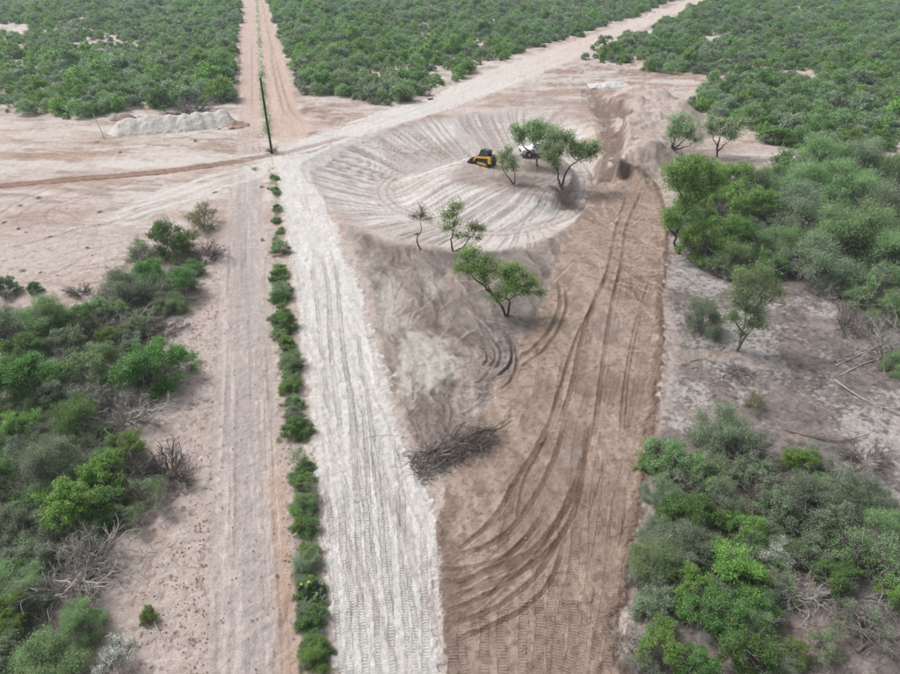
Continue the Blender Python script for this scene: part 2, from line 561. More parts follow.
    # speckle of trampled clods on the open sand
    mixc(A(136, 114, 102), sm(vn(X * 3.3, Y * 3.3, 77) * 0.55 + n_tiny * 0.45, 0.60, 0.76) * 0.55 * (1 - mg) * (1 - 0.65 * sm(Y, 45, 75)))
    mixc(A(222, 208, 200), sm(vn(X * 4.3, Y * 4.3, 78) * 0.6 + vn(X * 9, Y * 9, 79) * 0.4, 0.62, 0.78) * 0.45 * (1 - mg) * (1 - 0.65 * sm(Y, 45, 75)))
    drift = fbm(X * 0.10 + n_mid, Y * 0.28, 171, 4); drift2 = fbm(X * 0.22, Y * 0.8 + X * 0.1, 175, 4)
    fl_ = sm(Y, 55, 70) * (1 - mg)
    mixc(A(182, 148, 130), fl_ * sm(drift, 0.50, 0.66) * 0.65)
    mixc(A(222, 212, 206), fl_ * sm(1 - drift, 0.54, 0.68) * 0.6)
    mixc(A(150, 124, 110), fl_ * sm(drift2, 0.60, 0.70) * 0.55)
    mixc(A(218, 206, 198), fl_ * sm(1 - drift2, 0.60, 0.70) * 0.5)
    H += fl_ * (drift2 - 0.5) * 0.25
    H += (vn(X * 3.3, Y * 3.3, 77) - 0.5) * -0.06
    H += (n_mid - 0.5) * 0.16 + (n_fin - 0.5) * 0.09 + (n_tiny - 0.5) * 0.02

    zone = np.zeros(len(X), np.int8)
    cleat = np.zeros((len(X), 3), np.float32)

    # ---- disturbed ground between the white road and the haul road
    mid = g2([(345, 225), (372, 300), (395, 385), (405, 430), (430, 480), (442, 485), (470, 445), (490, 405), (512, 362), (538, 325), (552, 285), (566, 245), (585, 212), (540, 240), (470, 256), (400, 245)])
    dm = sdf(X, Y, mid, 5.0) + edge
    mm = sm(dm, -0.6, 0.8)
    st = fbm(Pp * 1.5 + 0.6 * fbm(X * 0.3, Y * 0.3, 90, 2) * 6, Q * 0.35, 81, 4)
    mc = A(152, 135, 127)[None, :] * (0.10 + 1.35 * st + 0.4 * fbm(X * 3.5, Y * 3.5, 94, 4))[:, None]
    c = c + (mc - c) * mm[:, None]
    mixc(A(205, 200, 190), mm * sm(fbm(X * 0.25, Y * 0.16, 92, 3), 0.5, 0.66) * 0.5)
    H += mm * (st - 0.5) * 0.42
    blob(420, 365, 32, 28, A(206, 200, 188), 0.75, seed=12)
    blob(510, 300, 42, 22, A(128, 120, 114), 0.75, seed=13)
    blob(440, 262, 40, 14, A(140, 126, 120), 0.6, seed=14)
    blob(455, 425, 38, 22, A(140, 122, 114), 0.6, seed=16)

    # ---- pit
    dp = sdf(X, Y, pit_rim, 4.0) + edge * 0.5
    nearw = 1 - sm(Y, 66, 80)
    dpn = dp + nearw * (edge * 2.2)
    mp = sm(dpn, -0.5, 0.8 + 3.0 * nearw.mean()) * (1 - nearw) + sm(dpn, -1.0, 3.2) * nearw
    inp = dp > -4
    th = np.arctan2(Y - isl_c[1], (X - isl_c[0]) * 1.25)
    c2 = g2([(600, 150)])[0]
    inb_ = sdf(X, Y, pit_ring, 4.0) > 0
    th = np.where(inb_, np.arctan2(Y - c2[1], X - c2[0]) * 1.3 + 2.0, th)
    rr = np.where(inb_, np.hypot(X - c2[0], Y - c2[1]), np.hypot(X - isl_c[0], Y - isl_c[1]))
    wob = (fbm(X * 0.07, Y * 0.07, 95, 2) - 0.5) * 0.14
    sk = 0.45 * vn((th + wob) * 46, rr * 0.05, 101) + 0.30 * vn((th + wob) * 118, rr * 0.08, 102) + 0.30 * vn((th + wob * 1.1) * 230, rr * 0.10, 104)
    sk2 = vn((th + wob) * 240, rr * 0.25, 103)
    pc = A(226, 220, 216)[None, :] * np.ones((len(X), 1))
    dark = sm(sk + (n_fin - 0.5) * 0.16, 0.47, 0.62) * (0.55 + 0.9 * (n_mid - 0.2)).clip(0.3, 1)
    pc = pc + (A(166, 146, 137) - pc) * (dark * 0.8)[:, None]
    pc = pc * (0.88 + 0.24 * sk2)[:, None]
    patch = sm(fbm(X * 0.13, Y * 0.13, 105, 3), 0.48, 0.64)
    pc = pc + (A(172, 148, 136) - pc) * (patch * 0.38)[:, None]
    c = c + (pc - c) * (mp * 0.95)[:, None]
    H -= mp * dark * 0.11 + mp * (sk2 - 0.5) * 0.05
    # bottom track of the pit, driven smooth
    db, sb = line_dist(X[inp], Y[inp], pit_ring, True)
    mb = np.zeros(len(X)); mb[inp] = 1 - sm(db + (n_fin[inp] - 0.5) * 0.5, 0.9, 1.5)
    tcx = A(206, 192, 185)[None, :] * (0.93 + 0.14 * n_fin)[:, None]
    c = c + (tcx - c) * (mb * 0.85)[:, None]
    rut = np.zeros(len(X)); rut[inp] = np.exp(-((db - 0.55) / 0.13) ** 2)
    mixc(A(168, 150, 142), rut * mb * 0.7); H -= rut * mb * 0.06
    # island top: turned brown earth
    di = sdf(X, Y, island, 5.0) + edge * 1.2
    mi = sm(di, -0.8, 1.2)
    ic = A(178, 158, 149)[None, :] * (0.65 + 0.7 * fbm(X * 0.7, Y * 0.7, 111, 4))[:, None]
    c = c + (ic - c) * (mi * 0.9)[:, None]
    blob(560, 190, 34, 8, A(140, 124, 116), 0.55, seed=17)
    blob(520, 181, 28, 6, A(132, 118, 110), 0.7, seed=18)
    blob(538, 167, 26, 5, A(132, 118, 110), 0.7, seed=19)
    zone[(dp > 0)] = 4

    # ---- spoil mound and trench
    dmo = sdf(X, Y, mound, 4.0) + edge * 0.4
    mmo = sm(dmo, -0.4, 0.6)
    moc = A(196, 176, 165)[None, :] * (0.72 + 0.55 * fbm(X * 0.5, Y * 0.5, 121, 5))[:, None]
    c = c + (moc - c) * (mmo * 0.85)[:, None]
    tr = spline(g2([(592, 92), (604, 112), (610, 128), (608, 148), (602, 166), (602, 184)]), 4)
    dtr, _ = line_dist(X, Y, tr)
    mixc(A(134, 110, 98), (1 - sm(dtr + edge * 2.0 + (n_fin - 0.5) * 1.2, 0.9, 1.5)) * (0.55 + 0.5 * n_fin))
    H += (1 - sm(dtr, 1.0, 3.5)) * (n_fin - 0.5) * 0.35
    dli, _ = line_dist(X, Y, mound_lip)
    mixc(A(116, 94, 82), (1 - sm(dli + edge * 0.8 + (n_fin - 0.5) * 0.8, 0.5, 1.0)) * 0.8)  # shade of the scarp faces painted into the soil along the lip
    H += mmo * ((n_fin - 0.5) * 0.3 + (n_mid - 0.5) * 0.5)
    blob(625, 178, 24, 5, A(126, 104, 92), 0.8, seed=20)  # painted shade on the near scarp face
    blob(612, 107, 16, 8, A(140, 114, 100), 0.8, seed=21)  # painted shade on the far scarp face above the trench

    # ---- ranch road on the left
    dr = sdf(X, Y, ranch_road, 4.0)
    mr = sm(dr + edge * 0.35, -0.25, 0.35)
    ls = fbm(Pp * 3.2, Q * 0.12, 131, 4); ls2 = vn(Pp * 9.0, Q * 0.5, 135)
    rc = A(200, 182, 174)[None, :] * (0.74 + 0.38 * ls + 0.12 * ls2)[:, None]
    farm = sm(Y, 75, 110)
    rc = rc + (A(214, 178, 160) * 1.0 - rc) * (farm * 0.6)[:, None]
    c = c + (rc - c) * (mr * 0.9)[:, None]
    mixc(A(184, 172, 168), mr * sm(dr, 0.45, 1.1) * 0.55 * (1 - farm))
    mixc(A(224, 208, 200), mr * (1 - farm) * sm(vn(Pp * 5.5, Q * 1.6, 138), 0.62, 0.8) * sm(ls, 0.4, 0.6) * 0.5)
    H += mr * (-0.05 + (ls - 0.5) * 0.07 + (ls2 - 0.5) * 0.02)
    zone[dr > 0.0] = 2
    # orange strip between ranch road and hedge
    oz = g2([(262, 470), (272, 560), (280, 720), (300, 720), (297, 600), (288, 500), (278, 440)])
    mixc(A(198, 160, 134), sm(sdf(X, Y, oz, 3.0) + edge * 0.7, -0.5, 0.6) * 0.75)
    blob(285, 610, 5, 60, A(132, 108, 95), 0.3, seed=23)

    # ---- far track right of the fence line
    df = sdf(X, Y, far_track, 4.0)
    mf = sm(df + edge * 0.4, -0.3, 0.4)
    fc = A(212, 180, 164)[None, :] * (0.78 + 0.4 * ls)[:, None]
    c = c + (fc - c) * (mf * 0.9)[:, None]
    zone[df > 0] = 5

    # ---- white caliche road
    dw = sdf(X, Y, caliche_road, 4.0)
    mw = sm(dw + edge * 1.1 + (n_tiny - 0.5) * 0.4, -0.15, 0.25)
    farw = sm(Y, 92, 190)
    ws = fbm(Pp * 2.2 + n_mid * 1.5, Q * 0.22, 141, 4); ws2 = fbm(Pp * 5.0 + n_mid * 2, Q * 0.9, 145, 3)
    ra, rb = g2([(330, 137), (690, 2)]); rd = (rb - ra) / np.linalg.norm(rb - ra)
    r_al = (X - ra[0]) * rd[0] + (Y - ra[1]) * rd[1]; r_cr = -(X - ra[0]) * rd[1] + (Y - ra[1]) * rd[0]
    isf = Y > at(330, 150)[1]
    ws = np.where(isf, fbm(r_cr * 1.6, r_al * 0.06, 163, 4), ws); ws2 = np.where(isf, fbm(r_cr * 3.0, r_al * 0.15, 165, 3), ws2)
    wc = A(224, 219, 213)[None, :] * (0.80 + 0.26 * ws + 0.14 * ws2)[:, None]
    wc = wc + (A(216, 186, 170) - wc) * (farw * 0.6)[:, None]
    wc = wc + (A(196, 182, 172) - wc) * (sm(ws2 * 0.6 + n_mid * 0.4, 0.56, 0.72) * 0.55)[:, None]
    c = c + (wc - c) * (mw * 0.95)[:, None]
    H += mw * ((ws - 0.5) * 0.12 + (ws2 - 0.5) * 0.05 + 0.06)
    zone[dw > 0.0] = 1
    # white fan of spilled caliche running to the left
    fan = g2([(282, 158), (240, 167), (190, 178), (140, 198), (98, 222), (125, 226), (175, 208), (225, 190), (283, 172)])
    fan_m = sm(sdf(X, Y, fan, 4.0) + edge * 1.1, -0.5, 0.8)
    fa, fb_ = g2([(283, 165), (100, 224)]); fd = (fb_ - fa) / np.linalg.norm(fb_ - fa)
    f_al = (X - fa[0]) * fd[0] + (Y - fa[1]) * fd[1]; f_cr = -(X - fa[0]) * fd[1] + (Y - fa[1]) * fd[0]
    fst = fbm(f_cr * 1.6 + n_big * 3, f_al * 0.08, 161, 3)
    mixc(A(222, 215, 208), fan_m * (0.2 + 0.75 * sm(fst, 0.38, 0.58)))
    fan2 = g2([(280, 152), (230, 156), (160, 159), (92, 160), (95, 168), (180, 166), (280, 160)])
    mixc(A(222, 214, 206), sm(sdf(X, Y, fan2, 4.0) + edge, -0.5, 0.8) * 0.7)
    jn = g2([(270, 150), (300, 138), (350, 128), (400, 112), (420, 118), (345, 145), (310, 165), (280, 172)])
    mixc(A(220, 212, 206), sm(sdf(X, Y, jn, 4.0) + edge, -0.5, 0.8) * 0.5)

    # ---- haul road, fresh brown earth
    dh = sdf(X, Y, haul_road, 4.0)
    mh = sm(dh + edge * 0.6 + (n_tiny - 0.5) * 0.25, -0.1, 0.15)
    hl = spline(g2([(628, 160), (625, 200), (612, 260), (596, 330), (570, 420), (552, 520), (536, 620), (530, 740)]), 4)
    _, sh = line_dist(X, Y, hl)
    hsn = fbm(Pp * 2.0 + n_mid, Q * 0.15, 151, 4); hs2 = fbm(X * 2.3, Y * 2.3, 155, 4)
    hc = A(176, 149, 131)[None, :] * (0.70 + 0.34 * hsn + 0.26 * hs2)[:, None]
    c = c + (hc - c) * (mh * 0.96)[:, None]
    mixc(A(196, 172, 156), mh * sm(hsn, 0.52, 0.7) * 0.55)
    mixc(A(136, 112, 98), mh * sm(vn(X * 4.1, Y * 4.1, 158), 0.66, 0.82) * 0.6)
    mixc(A(146, 120, 106), mh * sm(fbm(X * 0.45, Y * 0.25, 159, 4), 0.52, 0.68) * 0.6)
    rgt = spline(g2([(652, 183), (664, 215), (664, 260), (657, 300), (660, 340), (656, 385), (647, 440), (640, 480), (630, 540), (620, 600), (616, 720)]), 4)
    dre, _ = line_dist(X, Y, rgt)
    mixc(A(134, 106, 92), (1 - sm(dre + edge * 1.4 + (n_tiny - 0.5) * 0.5, 0.3, 0.8)) * mh * (0.45 + 0.6 * n_fin))
    H += mh * ((hs2 - 0.5) * 0.07) + (1 - sm(np.abs(dre + edge * 0.8), 0.1, 0.7)) * (0.12 + 0.35 * (n_fin - 0.3) + 0.12 * (n_tiny - 0.5))
    lft = spline(g2([(441, 500), (440, 560), (441, 600), (446, 720)]), 4)
    dle, _ = line_dist(X, Y, lft)
    mixc(A(140, 116, 104), (1 - sm(dle + edge * 1.4 + (n_tiny - 0.5) * 0.4, 0.5, 1.2)) * mh * (0.4 + 0.6 * n_fin))
    blob(610, 325, 14, 10, A(162, 150, 144), 0.6, seed=24)
    blob(572, 450, 10, 16, A(168, 152, 144), 0.6, seed=25)
    zone[dh > 0.0] = 3

    # ---- rutted lane crossing on the left
    lsel = (Y > 55) & (Y < 105) & (X < 0)
    dn = np.full(len(X), 9.0)
    dn[lsel], _ = line_dist(X[lsel], Y[lsel], lane)
    lw = 0.85 - 0.35 * sm(X, -40, -16)
    mln = 1 - sm(dn + edge * 0.2, lw, lw + 0.5)
    strong = 1 - 0.5 * sm(X, -32, -18)
    lc2 = A(162, 122, 100)[None, :] * (0.8 + 0.4 * n_fin)[:, None]
    c = c + (lc2 - c) * (mln * 0.85 * strong)[:, None]
    rr2 = np.exp(-((dn - lw * 0.75) / 0.16) ** 2) * (X < -12)
    mixc(A(112, 80, 64), rr2 * 0.65 * strong); H -= rr2 * 0.18 * strong
    zone[(dn < lw) & (zone == 0)] = 6

    # ---- wheel and track marks
    rnd = random.Random(5)

    def stroke(P, w,  col=None, amt=0.5, dz=0.0, tread=0.0, soft=0.35, berm=0.0, wash=0.35):
        lo = P.min(0) - w * 2; hi = P.max(0) + w * 2
        idx = np.nonzero((X > lo[0]) & (X < hi[0]) & (Y > lo[1]) & (Y < hi[1]))[0]
        if not len(idx):
            return
        d, s_ = line_dist(X[idx], Y[idx], P)
        L = np.sum(np.linalg.norm(np.diff(P, axis=0), axis=1))
        w2 = w * (1 + (n_fin[idx] - 0.5) * soft)
        m = (0.72 + 0.56 * (n_tiny[idx] - 0.0) * 0.9).clip(0, 1.1) * (1 - sm(d + (n_tiny[idx] - 0.5) * 0.06, w2 * 0.42, w2 * 0.54)) * sm(s_, 0, 0.15 * L) * (1 - sm(s_, 0.88 * L, L)) * (1 - wash * sm(n_mid[idx], 0.5, 0.7))
        if col is not None:
            c[idx] += (np.asarray(col) - c[idx]) * (m * amt)[:, None]
        if berm:
            bm_ = np.exp(-((d - w * 0.62) / (w * 0.16)) ** 2)
            H[idx] += bm_ * berm
        H[idx] += m * dz
        if tread:
            k = m > 0.25
            cleat[idx[k], 0] = s_[k]
            cleat[idx[k], 1] = m[k] * tread * np.clip(2.5 - 2.8 * n_mid[idx[k]] - 0.5 * n_fin[idx[k]], 0.0, 1.0)

    def crop(pts, ox, oy, sc):
        return [(ox + x / sc, oy + y / sc) for x, y in pts]
    dk = A(128, 102, 88)
    lt = A(188, 160, 143)
    # track-loader treads running along the haul road
    def along(x0, y0, x1, y1, wig=3.0):
        n = 5
        return spline(g2([(x0 + (x1 - x0) * i / n + rnd.uniform(-wig, wig), y0 + (y1 - y0) * i / n) for i in range(n + 1)]), 4)
    for x0, x1, y0, y1 in ((484, 480, 600, 720), (522, 520, 590, 720), (552, 555, 560, 720), (545, 590, 720, 470), (575, 600, 720, 440), (590, 625, 720, 400),
                           (608, 640, 700, 420), (462, 466, 620, 720), (590, 622, 560, 330), (500, 520, 560, 470), (470, 560, 520, 430), (612, 646, 560, 300), (536, 540, 720, 560), (506, 504, 720, 600), (566, 578, 720, 520), (600, 632, 720, 470), (584, 612, 640, 420), (560, 588, 560, 380), (620, 650, 500, 330), (540, 566, 470, 350), (520, 548, 440, 340), (472, 490, 500, 440), (486, 510, 470, 410), (600, 630, 420, 280), (575, 596, 400, 290), (450, 452, 640, 720)):
        stroke(along(x0, y0, x1, y1), rnd.uniform(0.42, 0.5), lt, 0.12, -0.004, tread=1.5)
    for x0, x1, y0, y1 in ((352, 345, 720, 470), (368, 352, 720, 440), (398, 380, 720, 430), (414, 398, 720, 480), (385, 362, 720, 400), (428, 424, 720, 520),
                           (376, 350, 600, 380), (342, 330, 700, 500), (404, 396, 560, 440), (362, 340, 520, 300), (345, 322, 470, 250), (420, 408, 720, 560), (392, 372, 640, 420), (358, 338, 660, 480), (336, 322, 560, 430), (380, 358, 500, 330), (330, 312, 420, 260), (352, 332, 400, 260)):
        stroke(along(x0, y0, x1, y1, 2.5), rnd.uniform(0.22, 0.36), A(214, 204, 196), 0.15, -0.004, tread=1.3)
    # dark curved tyre marks
    CR = lambda p: spline(g2(crop(p, 420, 414, 2.592)), 5)
    for p, w in (([(345, 0), (300, 90), (245, 180), (200, 260), (130, 330), (60, 378)], 0.42), ([(380, 0), (350, 110), (290, 230), (200, 330), (60, 378)], 0.5),
                 ([(340, 40), (275, 160), (258, 225), (250, 290)], 0.32), ([(440, 0), (420, 130), (380, 240), (300, 350), (180, 410), (50, 470)], 0.6),
                 ([(455, 0), (430, 100), (405, 240), (340, 350), (220, 430), (60, 482)], 0.48), ([(380, 290), (300, 420), (180, 510), (50, 552)], 0.45),
                 ([(375, 330), (340, 430), (260, 510), (90, 590)], 0.4), ([(330, 250), (250, 350), (150, 420), (40, 440)], 0.5),
                 ([(300, 300), (220, 370), (120, 400), (40, 400)], 0.4), ([(380, 240), (300, 370), (200, 455), (60, 515)], 0.35)):
        stroke(CR(p), w * 0.72, A(118, 90, 75), 0.75, -0.03, berm=0.02, wash=0.4, soft=0.6)
    for i in range(9):
        y0 = rnd.uniform(360, 560)
        stroke(CR([(60, y0), (150, y0 - rnd.uniform(20, 60)), (230 + rnd.uniform(0, 60), y0 - rnd.uniform(80, 150))]), rnd.uniform(0.15, 0.35), dk, 0.4, -0.02)
    CU = lambda p: spline(g2(crop(p, 520, 180, 2.806)), 5)
    for p, w in (([(250, 250), (215, 330), (180, 420), (150, 560), (110, 700)], 0.5), ([(285, 230), (250, 400), (215, 674), (205, 740)], 0.5),
                 ([(215, 330), (160, 440), (120, 560), (80, 690)], 0.35), ([(300, 40), (270, 140), (245, 260), (225, 330)], 0.5),
                 ([(345, 20), (300, 130), (285, 240), (262, 330)], 0.5), ([(370, 260), (320, 420), (290, 600), (280, 740)], 0.25),
                 ([(350, 330), (310, 520), (295, 700)], 0.2), ([(110, 280), (110, 360), (70, 440), (0, 500), (-60, 520)], 0.5), ([(125, 290), (130, 360), (90, 450), (10, 520), (-40, 535)], 0.4)):
        stroke(CU(p), w * 0.8, A(118, 90, 75), 0.65, -0.06, berm=0.04, wash=0.4)
    # criss-cross turning marks at the head of the haul road
    for i in range(75):
        px, py = rnd.uniform(572, 655), rnd.uniform(188, 285)
        a = rnd.gauss(-0.5, 0.7); k = rnd.uniform(-0.03, 0.03); L = rnd.uniform(2.5, 7)
        p0 = np.array(at(px, py)[:2]); pts = [p0]
        for j in range(7):
            p0 = p0 + np.array((math.cos(a), math.sin(a))) * L / 7 * 1.6; a += k * L + rnd.uniform(-0.12, 0.12); pts.append(p0)
        stroke(np.array(pts), rnd.uniform(0.2, 0.42), dk if rnd.random() < 0.6 else A(200, 176, 160), rnd.uniform(0.3, 0.6), rnd.uniform(-0.07, 0.03), berm=0.04)
    # swirls in the middle ground
    for i in range(150):
        px, py = rnd.uniform(365, 545), rnd.uniform(250, 460)
        if px < 365 + (py - 262) * 0.24 or px > 560 - (py - 262) * 0.5:
            continue
        p0 = np.array(at(px, py)[:2]); a = math.pi / 2 - az + rnd.gauss(-0.25, 0.55) if px < 450 else rnd.gauss(0.2, 0.5)
        k = rnd.gauss(0, 0.05); L = rnd.uniform(1.5, 5); pts = [p0]
        for j in range(8):
            p0 = p0 + np.array((math.cos(a), math.sin(a))) * L / 8; a += k * L / 2; pts.append(p0)
        stroke(np.array(pts), rnd.uniform(0.08, 0.28), A(112, 97, 90) if rnd.random() < 0.66 else A(206, 197, 189), rnd.uniform(0.2, 0.5), rnd.uniform(-0.08, 0.05), berm=0.04, soft=1.2, wash=0.8)
    for r_ in np.arange(1.2, 4.4, 0.55):
        cx, cy = at(478 + rnd.uniform(-6, 6), 352 + rnd.uniform(-8, 8))[:2]
        t0 = rnd.uniform(-1.6, -0.9); t1 = t0 + rnd.uniform(1.0, 2.2)
        tt = np.linspace(t0, t1, 14)
        stroke(np.stack([cx + r_ * np.cos(tt) * 0.8, cy + r_ * np.sin(tt) * 1.25], 1), rnd.uniform(0.2, 0.32), A(112, 98, 92), 0.6, -0.1, berm=0.06, soft=0.9)
    # scrapes on the white road
    for i in range(130):
        py = rnd.uniform(190, 690); fr = rnd.random()
        xl = np.interp(py, [165, 300, 430, 600, 690], [280, 297, 314, 333, 340]); xr = np.interp(py, [165, 250, 340, 430, 500, 600, 690], [312, 345, 374, 400, 430, 438, 444])
        px = xl + (xr - xl) * fr
        a = math.pi / 2 - az + rnd.gauss(0.05, 0.12); L = rnd.uniform(2, 9); p0 = np.array(at(px, py)[:2]); pts = [p0]
        for j in range(6):
            p0 = p0 + np.array((math.cos(a), math.sin(a))) * L / 6; a += rnd.uniform(-0.05, 0.05); pts.append(p0)
        stroke(np.array(pts), rnd.uniform(0.08, 0.3), A(186, 172, 162) if rnd.random() < 0.6 else A(236, 232, 228), rnd.uniform(0.2, 0.45), rnd.uniform(-0.03, 0.02), berm=0.012, soft=0.9)
    # far cross marks: left flat, junction, far tracks
    for (x0, x1, y0, y1, n, ln) in ((0, 230, 125, 160, 34, 9), (0, 130, 190, 300, 46, 6), (200, 262, 135, 155, 16, 5), (540, 690, 70, 120, 45, 8), (290, 400, 120, 160, 30, 9), (470, 580, 150, 205, 34, 4), (660, 770, 130, 185, 30, 6)):
        for i in range(n):
            p0 = np.array(at(rnd.uniform(x0, x1), rnd.uniform(y0, y1))[:2]); a = rnd.uniform(-0.5, 0.9); k = rnd.uniform(-0.5, 0.5); L = ln * rnd.uniform(0.5, 1.5); pts = [p0]
            for j in range(7):
                p0 = p0 + np.array((math.cos(a), math.sin(a))) * L / 7; a += k / 3; pts.append(p0)
            stroke(np.array(pts), rnd.uniform(0.2, 0.45), A(150, 122, 108) if rnd.random() < 0.55 else A(222, 206, 198), rnd.uniform(0.3, 0.65), -0.04, berm=0.03)
    for (pts, w) in (([(276, 60), (284, 90), (292, 112), (306, 124)], 0.5), ([(270, 50), (276, 80), (283, 108), (292, 122)], 0.5), ([(262, 0), (270, 40), (277, 65)], 0.5),
                     ([(241, 40), (238, 80), (237, 112)], 0.6), ([(252, 40), (252, 80), (252, 112)], 0.4)):
        stroke(spline(g2(pts), 5), w, A(168, 130, 110), 0.6, -0.06)
    for cx, cy, r in ((58, 205, 5.5), (62, 207, 3.8), (75, 207, 2.6)):
        x, y = at(cx, cy)[:2]; tt = np.linspace(1.2, 5.2, 16)
        stroke(np.stack([x + r * np.cos(tt), y + r * 1.6 * np.sin(tt)], 1), 0.3, A(156, 134, 122), 0.5, -0.05)
    # long straight scrapes and wheel lines on the ranch road
    for i in range(34):
        fx = rnd.uniform(0.06, 0.94); py = rnd.uniform(200, 700)
        xl = np.interp(py, [200, 300, 450, 690], [227, 219, 210, 205]); xr = np.interp(py, [200, 300, 450, 690], [265, 271, 282, 297])
        p0 = np.array(at(xl + (xr - xl) * fx, py)[:2]); a = math.pi / 2 - az; L = rnd.uniform(4, 16)
        p1 = p0 + np.array((math.cos(a), math.sin(a))) * L
        stroke(np.linspace(p0, p1, 5) + np.array([[rnd.uniform(-0.05, 0.05), 0] for _ in range(5)]), rnd.uniform(0.07, 0.25), A(228, 212, 204) if rnd.random() < 0.55 else A(156, 138, 130), rnd.uniform(0.25, 0.5), rnd.uniform(-0.02, 0.02), berm=0.015)

    c *= (0.93 + 0.14 * n_tiny)[:, None]
    lum = c @ np.array([0.25, 0.6, 0.15])
    c = c + (lum[:, None] - c) * 0.22
    c = np.clip(c, 0.01, 0.75)
    # ---- cut the sheet into the pieces of the setting (they share their edges, nothing overlaps)
    nr, nc = shp
    i0 = (np.arange(nr - 1)[:, None] * nc + np.arange(nc - 1)[None, :]).ravel()
    F = np.stack([i0, i0 + 1, i0 + nc + 1, i0 + nc], 1)
    zf = zone[i0]
    V = np.stack([X, Y, H], 1)
    names = {0: 'ground', 1: 'caliche_road', 2: 'ranch_road', 3: 'haul_road', 4: 'pond_basin', 5: 'dirt_track', 6: 'rutted_lane'}
    for z, nm in names.items():
        f = F[zf == z]
        if not len(f):
            continue
        used, inv = np.unique(f.ravel(), return_inverse=True)
        me = bpy.data.meshes.new(nm)
        me.vertices.add(len(used)); me.vertices.foreach_set('co', V[used].astype(np.float32).ravel())
        me.loops.add(len(inv)); me.loops.foreach_set('vertex_index', inv.astype(np.int32))
        k = len(f)
        me.polygons.add(k); me.polygons.foreach_set('loop_start', (np.arange(k) * 4).astype(np.int32))
        me.polygons.foreach_set('use_smooth', np.ones(k, bool))
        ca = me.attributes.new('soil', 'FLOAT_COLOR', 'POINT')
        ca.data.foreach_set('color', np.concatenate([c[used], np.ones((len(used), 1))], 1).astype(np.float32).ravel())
        cl = me.attributes.new('cleat', 'FLOAT_VECTOR', 'POINT')
        cl.data.foreach_set('vector', cleat[used].ravel())
        me.update(calc_edges=True)
        me.materials.append(M['soil'])
        o = bpy.data.objects.new(nm, me); COL.objects.link(o)
        tag(o, kind='structure')


build_ground()

#@@PLANTS
# ------------------------------------------------------------------ plant builders
def unit(v):
    return v / (np.linalg.norm(v, axis=-1, keepdims=True) + 1e-9)


def leaf_quads(rs, centers, ctr_dirs, per, tuft, llen, lwid, up=0.5, flat=0.75):
    """many small leaf-sized quads scattered in tufts"""
    n = len(centers) * per
    c = np.repeat(centers, per, 0) + rs.normal(size=(n, 3)) * np.array([tuft, tuft, tuft * flat])
    d = unit(np.repeat(ctr_dirs, per, 0) * 0.5 + rs.normal(size=(n, 3)) * 0.75)
    nrm = unit(rs.normal(size=(n, 3)) * 0.8 + np.array([0, 0, up * 1.6]) + np.repeat(ctr_dirs, per, 0) * 0.4)
    side = unit(np.cross(d, nrm))
    L = llen * rs.uniform(0.6, 1.35, (n, 1)); Wd = lwid * rs.uniform(0.7, 1.3, (n, 1))
    v = np.stack([c - d * L * 0.5, c + side * Wd * 0.5, c + d * L * 0.5, c - side * Wd * 0.5], 1)
    return v.reshape(-1, 3)


def curve_to(rs, a, b, n=5, bow=0.12, r0=0.03, r1=0.01, droop=0.0):
    a = np.asarray(a, float); b = np.asarray(b, float)
    t = np.linspace(0, 1, n)[:, None]
    L = np.linalg.norm(b - a)
    off = rs.normal(size=(1, 3)) * bow * L
    p = a + (b - a) * t + off * (np.sin(t * math.pi)) + rs.normal(size=(n, 3)) * 0.02 * L * np.sin(t * math.pi)
    p[:, 2] += droop * L * np.sin(t[:, 0] * math.pi)
    r = np.linspace(r0, r1, n)
    return p, r


